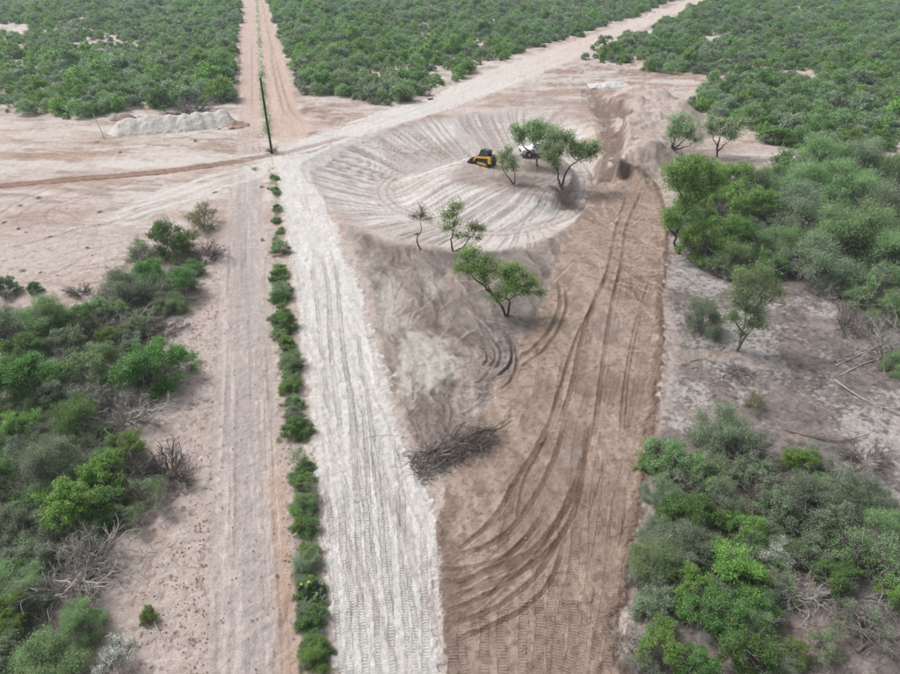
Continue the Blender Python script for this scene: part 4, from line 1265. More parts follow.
dead(30, 448, 50, 2, 'bare grey twigs among leaves at the left edge', 'twig', 0.9)
dead(850, 322, 46, 2, 'upright dead branches under the feathery thicket', 'twig', 1.3)
dead(842, 352, 36, 2, 'small upright dead branches nearest the litter ground', 'dead', 1.1)
dead(892, 345, 60, 0, 'bare grey branches rising at the right edge', 'dead', 1.4)
dead(628, 640, 44, 2, 'grey leafless shrub on the haul road edge near the bottom', 'dead', 1.0)
dead(856, 598, 80, 1, 'tangle of dead limbs in the near right thicket', 'twig', 0.7)
dead(800, 590, 52, 0, 'bare pale stems below the white-leaved shrub', 'dead', 0.9)
dead(868, 458, 56, 1, 'low heap of dead limbs near the right edge', 'dead_dark', 0.6)
dead(660, 520, 30, 1, 'pale dead twigs at the haul road edge', 'dead', 0.6)
dead(740, 372, 30, 1, 'fallen twigs at the foot of the lone small tree', 'dead_dark', 0.4)
dead(562, 188, 24, 1, 'dry twigs around the foot of the island edge tree', 'twig', 0.8)
dead(190, 108, 44, 1, 'grey brush heap behind the gravel windrow', 'dead_dark', 0.75)
dead(272, 150, 14, 2, 'dry weeds around the foot of the utility pole', 'twig', 0.7)


for i in range(16):
    cx, cy = [(20, 340), (60, 370), (95, 330), (110, 400), (50, 430), (90, 455), (30, 490), (120, 480), (60, 540), (20, 600), (120, 300), (165, 290), (10, 540), (85, 395), (135, 470), (40, 320)][i]
    dead(cx, cy, 34 + cy * 0.03, i % 3, 'bare pale twigs poking out between leaves of the left thicket', 'dead' if i % 2 else 'twig', 1.3, group='bare twigs in the left thicket')
for i, (cx, cy) in enumerate([(690, 480), (720, 470), (760, 500), (810, 500), (850, 530), (870, 560), (720, 560), (690, 600), (760, 620), (640, 580), (800, 250), (850, 275), (880, 300), (760, 240), (720, 270), (830, 290)]):
    dead(cx, cy, 40 if cy > 400 else 30, i % 3, 'bare pale twigs poking out between leaves of the right thickets', 'dead' if i % 2 else 'twig', 1.3, group='bare twigs in the right thickets')


def limb(name, pts_px, r0, label, mat='dead', z=0.12, side=6, seed=1):
    """a fallen limb lying along points on the ground"""
    rs = np.random.RandomState(seed)
    P = []
    for i, (px, py) in enumerate(pts_px):
        p = on(px, py); P.append((p.x, p.y, p.z + z * (0.4 + 0.9 * i / len(pts_px))))
    P = spline(np.array(P), 4)
    m = MB(); m.tube(P, np.linspace(r0, r0 * 0.3, len(P)), 6)
    for _ in range(side):
        i = rs.randint(len(P) // 4, len(P) - 1)
        d = unit(P[min(i + 1, len(P) - 1)] - P[i - 1]); e = P[i] + (unit(d + rs.normal(size=3) * 0.5)) * rs.uniform(0.5, 1.6)
        e[2] = max(e[2], P[i][2] * 0.5 + 0.05)
        pp, r = curve_to(rs, P[i], e, 5, 0.1, r0 * 0.4, r0 * 0.12)
        m.tube(pp, r, 4)
        for _ in range(2):
            f = pp[3] + unit(e - P[i] + rs.normal(size=3) * 0.4) * rs.uniform(0.2, 0.6); f[2] = max(f[2], 0.03)
            m.tube(np.array([pp[3], (pp[3] + f) / 2, f]), [r0 * 0.2, r0 * 0.14, r0 * 0.06], 3)
    o = m.build(name, M[mat], None, smooth=True)
    tag(o, label, 'fallen limb', 'fallen limbs')
    return o


limb('fallen_limb', [(836, 366), (856, 357), (880, 345), (905, 332)], 0.085, 'long grey limb lying towards the right edge, upper of three', seed=2)
limb('fallen_limb', [(840, 376), (862, 365), (885, 358), (910, 352)], 0.07, 'grey limb lying close below the upper one', seed=3)
limb('fallen_limb', [(834, 380), (855, 395), (880, 408), (910, 420)], 0.07, 'pale limb slanting down to the right edge on the litter', seed=4, side=9)
limb('fallen_limb', [(782, 430), (812, 438), (840, 442), (868, 436)], 0.06, 'bent dark limb behind the near right thicket', 'dead_dark', seed=5, side=8)
limb('fallen_limb', [(780, 613), (800, 606), (825, 596), (850, 580)], 0.08, 'thick pale limb below the white-leaved shrub', seed=6)
limb('fallen_limb', [(856, 652), (872, 642), (890, 640), (905, 634)], 0.09, 'dark limb on the litter near the bottom right corner', 'dead_dark', seed=7, side=2)
limb('fallen_limb', [(700, 668), (715, 668), (735, 672), (760, 668)], 0.05, 'pale limb at the bottom edge of the right thicket', seed=8, side=3)
limb('fallen_limb', [(152, 618), (156, 626), (160, 634), (164, 642)], 0.035, 'pale split stick leaning from the small green sapling', seed=9, side=2)
limb('fallen_limb', [(735, 370), (722, 378), (732, 388), (745, 392)], 0.04, 'thin dark limb on the litter left of the yellowish shrub', 'dead_dark', seed=10, side=5)
limb('fallen_limb', [(690, 362), (705, 360), (722, 368)], 0.035, 'thin dark limb on the litter by the haul road', 'dead_dark', seed=12, side=4)
limb('fallen_limb', [(640, 535), (652, 526), (666, 524)], 0.03, 'thin pale stick sticking out onto the haul road edge', seed=13, side=4)
shrub(147, 614, 20, 5, 'bright', 'small bright green sapling alone on the sand beside the ranch road', name='sapling', cat='sapling')

# prickly pear in the fence line
pc = on(313, 596)
cac = empty('prickly_pear', pc)
tag(cac, 'blue-green prickly pear cactus in the fence-line hedge with yellow flowers', 'cactus')
pm = bmesh.new(); bmesh.ops.create_uvsphere(pm, u_segments=10, v_segments=7, radius=1.0)
for v in pm.verts:
    k = 0.75 + 0.25 * (v.co.z + 1) / 2 * 1.2
    v.co = Vector((v.co.x * 0.12 * k, v.co.y * 0.022, v.co.z * 0.17 + 0.16))
pad_me = bpy.data.meshes.new('pad'); pm.to_mesh(pad_me); pm.free(); pad_me.materials.append(M['cactus'])
pad_me.polygons.foreach_set('use_smooth', [True] * len(pad_me.polygons))
for i in range(34):
    a, r = i * 2.4, 0.12 + 0.11 * math.sqrt(i) * prnd.uniform(0.7, 1.2)
    o = link('pad', pad_me, cac)
    o.location = (math.cos(a) * r, math.sin(a) * r * 0.8, max(0.0, 0.55 - r * 0.5) * prnd.uniform(0.2, 1.1))
    o.rotation_euler = (prnd.uniform(-0.6, 0.6) + 0.4 * math.sin(a), prnd.uniform(-0.6, 0.6), a + prnd.uniform(-1, 1))
    s_ = prnd.uniform(0.9, 1.5); o.scale = (s_, s_, s_)
    if i in (3, 9, 17):
        fm = MB(); fm.tube([(0, 0, 0.33), (0, 0, 0.36), (0, 0, 0.40)], [0.015, 0.04, 0.05], 7); fm.build('flower', M['flower'], o)

# weeds on the left flat
wsp = [(18, 228), (26, 232), (4, 222), (38, 197), (67, 208), (100, 211), (50, 236), (57, 275), (40, 272), (22, 270), (120, 152), (97, 142), (215, 192), (262, 186), (262, 239), (255, 168), (268, 188), (87, 247), (92, 255), (20, 205), (230, 120), (195, 140), (132, 270), (285, 560), (277, 575)]
for i, (x, y) in enumerate(wsp):
    shrub(x, y, prnd.uniform(3, 6.5), 4, ('feather', 'grey', 'grey')[i % 3], 'low green weed tuft on the bare sand left of the white road', cat='weed', group='weed tufts on the left flat', name='weed_tuft', hs_=0.6)

#@@BRUSH
# ------------------------------------------------------------------ the brushland behind: 5 far shrub shapes, near rows as single shrubs, the rest as one mass
def far_shrub(name, seed, H, leaf, lobes=14, tufts=7, per=13, llen=0.17, lwid=0.085, bare=14, tuft=0.10, twig='twig'):
    tm, cm = shrub_meshes(name, seed, H, lobes, tufts, per, tuft, llen, lwid, 5, bare=bare, lobe_r=0.24, low=0.16)
    nv = len(tm.vertices)
    v = np.empty(nv * 3, np.float32); tm.vertices.foreach_get('co', v)
    w = np.empty(len(cm.vertices) * 3, np.float32); cm.vertices.foreach_get('co', w)
    fs = [tuple(p.vertices) for p in tm.polygons]; nf = len(fs)
    fs += [tuple(i + nv for i in p.vertices) for p in cm.polygons]
    me = bpy.data.meshes.new(name)
    me.from_pydata(np.concatenate([v, w]).reshape(-1, 3).tolist(), [], fs)
    me.materials.append(M[twig]); me.materials.append(M['leaf_' + leaf])
    mi = np.zeros(len(fs), np.int32); mi[nf:] = 1
    me.polygons.foreach_set('material_index', mi)
    me.update()
    return me


FAR = [far_shrub('brush_shrub', 201, 1.25, 'deep'), far_shrub('brush_shrub', 202, 1.1, 'grey', bare=24), far_shrub('brush_shrub', 203, 1.35, 'bright'),
       far_shrub('brush_shrub', 204, 1.3, 'feather', 15, 7, 15, 0.20, 0.05), far_shrub('brush_shrub', 205, 1.15, 'grey', 10, 6, 8, bare=60), far_shrub('brush_shrub', 206, 1.0, 'deep', 16)]
FARW = [0.15, 0.24, 0.20, 0.27, 0.10, 0.04]

P_left = g2([(-140, -32), (-140, 105), (0, 106), (45, 118), (100, 116), (122, 110), (165, 106), (232, 106), (238, 60), (240, 0), (242, -32)])
P_mid = g2([(259, -32), (268, 0), (285, 55), (301, 98), (330, 98), (392, 107), (415, 98), (455, 80), (508, 58), (558, 41), (620, 21), (688, -5), (740, -32)])
P_right = g2([(764, -32), (706, 5), (655, 28), (612, 48), (572, 64), (640, 70), (690, 75), (716, 84), (693, 96), (690, 107), (706, 122), (745, 128), (775, 146), (830, 150), (1050, 150), (1050, -32)])
lane2 = spline(g2([(696, 43), (715, 38), (745, 30), (790, 18), (830, 5)]), 4)
rs = np.random.RandomState(4)
pts = []
for P, lab, grp in ((P_left, 0, 0), (P_mid, 1, 1), (P_right, 2, 2)):
    lo, hi = P.min(0), P.max(0); hi[1] = min(hi[1], 350)
    sp = 2.0
    gx, gy = np.meshgrid(np.arange(lo[0], hi[0], sp), np.arange(lo[1], hi[1], sp))
    gx = gx.ravel() + rs.uniform(-0.9, 0.9, gx.size); gy = gy.ravel() + rs.uniform(-0.9, 0.9, gy.size)
    wx = gx + (fbm(gx * 0.25, gy * 0.25, 331, 3) - 0.5) * 7 + rs.normal(size=gx.size) * 0.5; wy = gy + (fbm(gx * 0.25, gy * 0.25, 337, 3) - 0.5) * 9
    droad = np.minimum(sdf(gx, gy, caliche_road, 4.0), 0) * -1; dfar = np.minimum(sdf(gx, gy, far_track, 4.0), 0) * -1; drr = np.minimum(sdf(gx, gy, ranch_road, 4.0), 0) * -1
    k = inside(wx, wy, P) & (droad > 1.0) & (dfar > 1.0) & (drr > 1.0) & (np.abs(gx) < 0.86 * (gy * CP + CAM_H * SP) + 6)
    gap = fbm(gx * 0.05, gy * 0.05, 301, 3) * 0.5 + fbm(gx * 0.22, gy * 0.22, 305, 2) * 0.5
    d2, _ = line_dist(gx, gy, lane2)
    k &= (d2 > 2.2) & (gap > 0.375)
    k &= ~((np.abs(gx - at(578, 33)[0]) < 1.0) & (np.abs(gy - at(578, 33)[1]) < 1.0))
    gx, gy, gap = gx[k], gy[k], gap[k]
    R = rs.uniform(0.8, 1.7, gx.size) * (0.8 + 0.5 * sm(gap, 0.36, 0.6))
    big = rs.rand(gx.size); R = np.where(big < 0.12, R * 1.5, np.where(big > 0.7, R * 0.65, R))
    patch = fbm(gx * 0.045, gy * 0.045, 311, 3)
    for i in range(gx.size):
        w = np.array(FARW) * np.array([1, 1.4 if patch[i] < 0.5 else 0.6, 1.6 if patch[i] > 0.54 else 0.5, 1, 1, 1]); w /= w.sum()
        pts.append((gx[i], gy[i], R[i], rs.choice(6, p=w), lab))
pts = np.array(pts)
pts = pts[np.argsort(np.hypot(pts[:, 0], pts[:, 1]))]
zz = hmacro(pts[:, 0], pts[:, 1])
NIND = 90
LABS = ('leafy shrub in the front rows of the brush behind the gravel windrow', 'leafy shrub in the front rows of the brush beyond the far white road', 'leafy shrub in the front rows of the brush right of the spoil mound')
GRPS = ('front brush behind the windrow', 'front brush beyond the white road', 'front brush right of the spoil mound')
order = []
cnt = {0: 0, 1: 0, 2: 0}
protos = [None] * 6
ind = np.zeros(len(pts), bool)
for i in range(len(pts)):
    x, y, R, k, lab = pts[i]; lab = int(lab); k = int(k)
    if cnt[lab] >= NIND // 3 or abs(x) > 0.74 * (y * CP + CAM_H * SP):
        continue
    cnt[lab] += 1; ind[i] = True
    o = link('brush_shrub', FAR[k]); R *= 1.05
    o.location = (x, y, zz[i] - 0.05); o.scale = (R, R, R * rs.uniform(0.85, 1.1)); o.rotation_euler = (0, 0, rs.uniform(0, 6.28))
    tag(o, LABS[lab], 'shrub', GRPS[lab])
    if protos[k] is None:
        protos[k] = o
rest = np.nonzero(~ind)[0]
me = bpy.data.meshes.new('brushland')
me.from_pydata([(pts[i, 0], pts[i, 1], zz[i] - 0.05) for i in rest], [], [])
a1 = me.attributes.new('size', 'FLOAT', 'POINT'); a1.data.foreach_set('value', pts[rest, 2].astype(np.float32))
a2 = me.attributes.new('shape', 'INT', 'POINT'); a2.data.foreach_set('value', pts[rest, 3].astype(np.int32))
a3 = me.attributes.new('turn', 'FLOAT', 'POINT'); a3.data.foreach_set('value', rs.uniform(0, 6.28, len(rest)).astype(np.float32))
bo = bpy.data.objects.new('brushland', me); COL.objects.link(bo)
tag(bo, 'dense green brushland stretching away behind the cleared ground', 'brush', kind='stuff')
ng = bpy.data.node_groups.new('brush_points', 'GeometryNodeTree')
ng.interface.new_socket('Geometry', in_out='INPUT', socket_type='NodeSocketGeometry')
ng.interface.new_socket('Geometry', in_out='OUTPUT', socket_type='NodeSocketGeometry')
gi = ng.nodes.new('NodeGroupInput'); go = ng.nodes.new('NodeGroupOutput'); jn = ng.nodes.new('GeometryNodeJoinGeometry')


def named(nm, ty):
    n = ng.nodes.new('GeometryNodeInputNamedAttribute'); n.data_type = ty; n.inputs['Name'].default_value = nm
    return [o for o in n.outputs if o.enabled and o.name == 'Attribute'][0]


cx_ = ng.nodes.new('ShaderNodeCombineXYZ'); ng.links.new(named('turn', 'FLOAT'), cx_.inputs[2])
sz = named('size', 'FLOAT'); shp_ = named('shape', 'INT')
for k in range(6):
    oi = ng.nodes.new('GeometryNodeObjectInfo'); oi.transform_space = 'ORIGINAL'
    oi.inputs['Object'].default_value = protos[k]; oi.inputs['As Instance'].default_value = True
    cp = ng.nodes.new('FunctionNodeCompare'); cp.data_type = 'INT'; cp.operation = 'EQUAL'
    ins = [s for s in cp.inputs if s.enabled]
    ng.links.new(shp_, ins[0]); ins[1].default_value = k
    ip = ng.nodes.new('GeometryNodeInstanceOnPoints')
    ng.links.new(gi.outputs[0], ip.inputs['Points']); ng.links.new(cp.outputs[0], ip.inputs['Selection'])
    ng.links.new(oi.outputs['Geometry'], ip.inputs['Instance'])
    ng.links.new(cx_.outputs[0], ip.inputs['Rotation']); ng.links.new(sz, ip.inputs['Scale'])
    ng.links.new(ip.outputs[0], jn.inputs[0])
ng.links.new(jn.outputs[0], go.inputs[0])
md = bo.modifiers.new('brush_points', 'NODES'); md.node_group = ng
rs5 = np.random.RandomState(18); mg_ = MB()
hl_ = spline(g2([(272, 168), (277, 210), (279, 250), (282, 300), (290, 360), (295, 415), (301, 470), (304, 520), (309, 580), (313, 640), (318, 700)]), 8)
C = []
for i in range(1500):
    k = rs5.randint(len(hl_) - 1); p = hl_[k] + (hl_[k + 1] - hl_[k]) * rs5.rand()
    x_, y_ = p[0] + rs5.normal() * 0.32, p[1]
    if fbm(np.array([x_ * 0.3]), np.array([y_ * 0.3]), 321, 2)[0] < 0.40:
        continue
    C.append((x_, y_, rs5.uniform(0.02, 0.22)))
C = np.array(C); C[:, 2] += hmacro(C[:, 0], C[:, 1])
mg_.quads(leaf_quads(rs5, C, unit(rs5.normal(size=(len(C), 3)) + np.array([0, 0, 1.2])), 14, 0.10, 0.13, 0.035))
o = mg_.build('fence_line_grass', M['leaf_feather']); tag(o, 'low grass and weeds growing between the fence-line shrubs', 'grass', kind='stuff')
# thin weeds on the fence line between the two far tracks
me = MB(); rs2 = np.random.RandomState(8)
fl = spline(g2([(268, 138), (263, 90), (260, 50), (256.5, 0), (253, -20)]), 8)
C = []
for i in range(480):
    k = rs2.randint(len(fl) - 1); p = fl[k] + (fl[k + 1] - fl[k]) * rs2.rand()
    C.append((p[0] + rs2.normal() * 0.35, p[1], rs2.uniform(0.1, 0.9)))
C = np.array(C)
me.quads(leaf_quads(rs2, C, unit(rs2.normal(size=(len(C), 3)) + np.array([0, 0, 1])), 8, 0.22, 0.3, 0.12))
o = me.build('fence_line_weeds', M['leaf_deep']); tag(o, 'thin line of weeds along the fence between the two far tracks', 'weeds', kind='stuff')

#@@THINGS
# ------------------------------------------------------------------ piles
def pile(name, P, w, hfun, mat, label, cat, nu=150, nv=40, seed=0, noise=0.14):
    """heap along a ridge line P with half width w"""
    P = np.asarray(P); L = np.concatenate([[0], np.cumsum(np.linalg.norm(np.diff(P, axis=0), axis=1))])
    u = np.linspace(0, L[-1], nu)
    cx = np.interp(u, L, P[:, 0]); cy = np.interp(u, L, P[:, 1])
    tx, ty = np.gradient(cx), np.gradient(cy); l = np.hypot(tx, ty); nx, ny = -ty / l, tx / l
    v = np.linspace(-1.15, 1.15, nv)
    X = cx[:, None] + nx[:, None] * v[None] * w; Y = cy[:, None] + ny[:, None] * v[None] * w
    U, V = np.meshgrid(u, v, indexing='ij')
    Z = hfun(U / L[-1], U, V) + (fbm(X * 1.2, Y * 1.2, seed, 4) - 0.5) * noise * 2
    Z = np.where(Z < 0.03, -0.25, Z) + hmacro(X.ravel(), Y.ravel()).reshape(X.shape)
    m = MB()
    idx = np.arange(nu * nv).reshape(nu, nv)
    F = np.stack([idx[:-1, :-1].ravel(), idx[1:, :-1].ravel(), idx[1:, 1:].ravel(), idx[:-1, 1:].ravel()], 1)
    m.add(np.stack([X.ravel(), Y.ravel(), Z.ravel()], 1), F[:, ::-1].tolist())
    o = m.build(name, M[mat], None, smooth=True)
    tag(o, label, cat)
    return o


def windrow_h(t, U, V):
    n = 8.6
    ph = 0.5 - 0.5 * np.cos(2 * np.pi * (t * n + 0.3 * np.sin(t * 9) + 0.12 * V))          # 0 on a dump crest, 1 in the gap
    top = 2.3 - 0.20 * ph + 0.1 * np.sin(t * 21)
    env = sm(t, 0.0, 0.16) * (1 - sm(t, 0.93, 1.0))
    prof = np.clip(1 - np.sqrt(V * V + 0.02) ** 1.2 - 0.06 * ph, 0, 1)
    return top * env * prof - 0.02


pile('caliche_windrow', g2([(106, 132), (150, 129), (190, 126), (236, 121)], 0), 3.4, windrow_h, 'caliche', 'long pale gravel windrow of tipped loads in front of the brush', 'gravel pile', 260, 50, 3, 0.2)
pile('soil_heap', g2([(226, 127), (250, 124)], 0), 1.6, lambda t, U, V: 0.7 * np.clip(1 - np.abs(V), 0, 1) * np.sin(np.pi * np.clip(t, 0, 1)) ** 0.6, 'clod', 'low brown soil heap at the windrow end by the far road', 'soil heap', 50, 30, 5, 0.42)
pile('soil_heap', g2([(112, 119), (135, 119)], 0), 1.6, lambda t, U, V: 0.9 * np.clip(1 - np.abs(V), 0, 1) * np.sin(np.pi * np.clip(t, 0, 1)) ** 0.6, 'clod', 'low brown soil heap behind the leaning white-footed post', 'soil heap', 50, 30, 6, 0.42)
pile('caliche_heap', g2([(588, 86), (605, 86), (628, 85)], 0), 2.4, lambda t, U, V: 0.75 * np.clip(1 - np.abs(V) ** 1.5, 0, 1) * np.sin(np.pi * np.clip(t, 0, 1)) ** 0.5 * (0.6 + 0.5 * np.abs(np.cos(t * 5))), 'white_caliche', 'white caliche heap on brown earth above the trench', 'gravel pile', 90, 34, 7, 0.3)

# brush pile between the white road and the haul road
bpc = on(456, 452)
bp_e = empty('brush_pile', bpc, 0, (1.2, 1.2, 1.35))
tag(bp_e, 'heap of bulldozed grey branches between the white road and the haul road', 'brush pile')
rs3 = np.random.RandomState(77)
ax = np.array(on(497, 436) - on(424, 470)); axl = np.linalg.norm(ax); axd = ax / axl
prp = np.array([-axd[1], axd[0], 0])
logs = []
for i in range(15):
    s_ = rs3.uniform(-0.46, 0.34); o_ = rs3.normal() * 0.36; L = rs3.uniform(1.1, 2.6)
    a = np.array([0, 0, 0.12 + rs3.uniform(0, 0.55) * (1 - min(1, abs(o_)))]) + axd * s_ * axl + prp * o_
    d = unit(axd + rs3.normal(size=3) * np.array([0.28, 0.28, 0.12]))
    p, r = curve_to(rs3, a, a + d * L, 6, 0.08, rs3.uniform(0.03, 0.07), 0.015)
    p[:, 2] = np.maximum(p[:, 2], 0.06)
    m = MB(); m.tube(p, r, 6); m.build('log', M['bark' if i % 3 else 'twig'], bp_e, smooth=True)
for mt, n in (('twig', 150), ('dead', 45), ('dead_dark', 300), ('bark', 260)):
    m = MB()
    for i in range(n):
        s_ = rs3.uniform(-0.5, 0.42); o_ = rs3.normal() * 0.42
        a = np.array([0, 0, rs3.uniform(0.03, 0.75) * max(0.1, 1 - abs(o_) * 1.1)]) + axd * s_ * axl + prp * o_
        d = unit(axd * rs3.choice([1, 1, -0.6]) + rs3.normal(size=3) * np.array([0.6, 0.6, 0.3]) + prp * o_ * 0.8)
        p, r = curve_to(rs3, a, a + d * rs3.uniform(0.3, 1.1), 4, 0.15, rs3.uniform(0.008, 0.02), 0.004)
        p[:, 2] = np.maximum(p[:, 2], 0.03)
        m.tube(p, r, 3, False)
    tag(m.build('twigs', M[mt], bp_e), kind='stuff')

# ------------------------------------------------------------------ scattered clods and litter (too many to count)
def scatter(name, n, regions, smin, smax, mat, label, seed, squash=0.7):
    rs_ = np.random.RandomState(seed); m = MB()
    oc = np.array([(1, 0, 0), (0, 1, 0), (-1, 0, 0), (0, -1, 0), (0, 0, 1), (0, 0, -0.6)])
    of = [(0, 1, 4), (1, 2, 4), (2, 3, 4), (3, 0, 4), (1, 0, 5), (2, 1, 5), (3, 2, 5), (0, 3, 5)]
    xs = []
    for (poly, share) in regions:
        P = g2(poly); lo, hi = P.min(0), P.max(0); k = int(n * share); got = 0
        while got < k:
            q = rs_.uniform(lo, hi, (k * 2, 2)); q = q[inside(q[:, 0], q[:, 1], P)]
            q = q[rs_.rand(len(q)) < 0.25 + fbm(q[:, 0] * 0.7, q[:, 1] * 0.7, seed, 3)][:k - got]
            xs.append(q); got += len(q)
    xs = np.vstack(xs); hz = hmacro(xs[:, 0], xs[:, 1])
    for (x, y), z in zip(xs, hz):
        s_ = smin + (smax - smin) * rs_.rand() ** 3
        v = oc * s_ * rs_.uniform(0.6, 1.3, (6, 3)) * np.array([1, 1, squash])
        a = rs_.uniform(0, 6.28); R_ = np.array([[math.cos(a), -math.sin(a), 0], [math.sin(a), math.cos(a), 0], [0, 0, 1]])
        m.add(v @ R_.T + np.array([x, y, z + s_ * 0.1]), of)
    o = m.build(name, M[mat]); tag(o, label, 'soil clods', kind='stuff')


verge = [(120, 690), (150, 560), (185, 480), (190, 420), (185, 360), (200, 290), (222, 230), (218, 330), (212, 450), (207, 690)]
verge2 = [(264, 240), (276, 240), (284, 330), (292, 430), (300, 520), (306, 690), (290, 690), (282, 500), (272, 330)]
hr = [(600, 190), (660, 190), (662, 300), (655, 430), (640, 500), (625, 600), (625, 690), (450, 690), (442, 520), (450, 480), (490, 405), (540, 330), (565, 250)]
hre = [(655, 250), (672, 260), (668, 300), (672, 345), (665, 400), (655, 450), (640, 550), (632, 600), (618, 600), (635, 500), (652, 400), (658, 330), (652, 290)]
rr_ = [(210, 690), (214, 450), (222, 300), (262, 300), (274, 450), (285, 690)]
wr = [(330, 690), (315, 480), (300, 350), (365, 310), (400, 430), (436, 500), (440, 690)]
scatter('soil_clods', 6500, [(verge, 0.36), (verge2, 0.14), (hr, 0.26), (hre, 0.18), (rr_, 0.06), ([(360, 260), (400, 250), (480, 262), (550, 290), (500, 370), (460, 445), (430, 480), (400, 430), (380, 350)], 0.22)], 0.014, 0.075, 'clod', 'small brown soil clods scattered over sand and haul road', 5)
scatter('caliche_clods', 1500, [(wr, 0.7), ([(425, 470), (445, 478), (442, 560), (446, 690), (432, 690), (436, 560)], 0.3)], 0.012, 0.07, 'white_caliche', 'small white clods scattered on the caliche road', 6)

m = MB(); rs4 = np.random.RandomState(15)
for poly, n in (([(672, 270), (668, 340), (662, 420), (800, 440), (900, 440), (900, 380), (830, 330), (760, 290)], 900), ([(770, 580), (900, 560), (900, 690), (770, 690)], 420), ([(130, 300), (200, 290), (190, 380), (205, 470), (140, 620), (110, 620), (150, 480)], 380), ([(500, 300), (540, 300), (500, 380), (440, 440), (400, 420)], 320)):
    P = g2(poly); lo, hi = P.min(0), P.max(0); k = 0
    while k < n:
        x, y = rs4.uniform(lo, hi)
        if not inside(np.array([x]), np.array([y]), P)[0]:
            continue
        k += 1
        a = rs4.uniform(0, 6.28); L = rs4.uniform(0.12, 0.75); z = 0.015
        d = np.array([math.cos(a), math.sin(a), rs4.uniform(0, 0.25)])
        b = np.array([x, y, 0.0])
        p = np.array([b, b + d * L / 2 + rs4.normal(size=3) * 0.05, b + d * L])
        p[:, 2] = np.maximum(p[:, 2], 0.0) + hmacro(p[:, 0], p[:, 1]) + z + 0.03
        m.tube(p, [0.014, 0.011, 0.006], 3, False)
tag(m.build('twig_litter', M['litter']), 'fallen twigs and sticks littering the bare ground', 'litter', kind='stuff')

# ------------------------------------------------------------------ poles and posts
b = on(272, 153)
pole = empty('utility_pole', b)
tag(pole, 'dark wooden utility pole standing where the fence line meets the crossing', 'utility pole')
m = MB(); m.tube([(0, 0, -0.5), (0, 0, 5), (0, 0, 10.0)], [0.17, 0.15, 0.12], 12); m.build('shaft', M['creosote'], pole, smooth=True)
m = MB(); m.tube([(0, 0, 10.0), (0, 0, 10.12), (0, 0, 10.2)], [0.03, 0.06, 0.03], 8); m.build('insulator', M['steel'], pole)
m = MB(); m.box((0.17, 0, 8.9), (0.12, 0.1, 0.3)); m.build('bracket', M['steel'], pole)
m = MB(); m.tube([(0.13, -0.09, 0.1), (0.13, -0.09, 3), (0.11, -0.08, 6)], [0.02] * 3, 6); m.build('conduit', M['steel'], pole)

b = on(273, 165)
st = empty('fence_post', b)
tag(st, 'thin grey steel post at the crossing in front of the utility pole', 'post')
m = MB(); m.tube([(0, 0, -0.2), (-0.01, 0, 0.7), (-0.02, 0, 1.5)], [0.035, 0.03, 0.03], 6); m.build('shaft', M['steel'], st)
m = MB(); m.box((-0.02, 0, 1.52), (0.09, 0.07, 0.05)); m.build('cap', M['steel'], st)

b = on(104, 139)
mp_ = empty('marker_post', b)
tag(mp_, 'leaning thin grey post with a white foot in front of the gravel windrow', 'post')
m = MB(); m.tube([(0, 0, -0.2), (0, 0, 0.5), (-0.03, 0, 1.05)], [0.13, 0.12, 0.12], 10); m.build('foot', M['white'], mp_, smooth=True)
m = MB(); m.tube([(-0.03, 0, 1.0), (-0.3, 0.1, 2.3), (-0.62, 0.2, 3.7)], [0.05, 0.045, 0.04], 8); m.build('shaft', M['steel'], mp_, smooth=True)

b = on(578, 33)
fp = empty('utility_pole', b)
tag(fp, 'faint far utility pole rising out of the brush left of the far road', 'utility pole')
m = MB(); m.tube([(0, 0, -0.5), (0, 0, 4), (0.05, 0, 8.2)], [0.17, 0.15, 0.12], 10); m.build('shaft', M['dead_dark'], fp, smooth=True)
m = MB(); m.box((0.05, 0, 7.6), (1.5, 0.1, 0.12)); m.build('crossarm', M['dead_dark'], fp)

b = on(430.5, 100)
db_ = empty('scrap_tyre', b, 0.4)
tag(db_, 'small black object lying on the verge of the far white road', 'tyre')
for k, (x, tilt) in enumerate(((-0.26, 0.25), (0.26, -0.35))):
    bm_ = bmesh.new()
    mt = MB(); th = np.linspace(0, 2 * math.pi, 19)[:-1]
    ringp = np.stack([np.cos(th) * 0.22 + x, np.sin(th) * 0.22, 0.14 + 0.1 * k + np.sin(th) * tilt * 0.22], 1)
    mt.tube(np.vstack([ringp, ringp[:2]]), [0.10] * 20, 8, False)
    mt.build('tyre', M['rubber'], db_, smooth=True); bm_.free()

# ------------------------------------------------------------------ pickup truck, front towards -x
def wheel(parent, x, y, z, r, w, rim_mat, name='wheel'):
    s_ = 1 if y > 0 else -1
    m = MB(); m.tube([(x, y - w / 2, z), (x, y - w / 2 + 0.03, z), (x, y + w / 2 - 0.03, z), (x, y + w / 2, z)], [r * 0.9, r, r, r * 0.9], 24)
    wh = m.build(name, M['rubber'], parent, smooth=False)
    m = MB(); m.tube([(x, y + s_ * w * 0.3, z), (x, y + s_ * (w / 2 + 0.012), z)], [r * 0.62, r * 0.58], 18); m.build('rim', M[rim_mat], wh)
    return wh


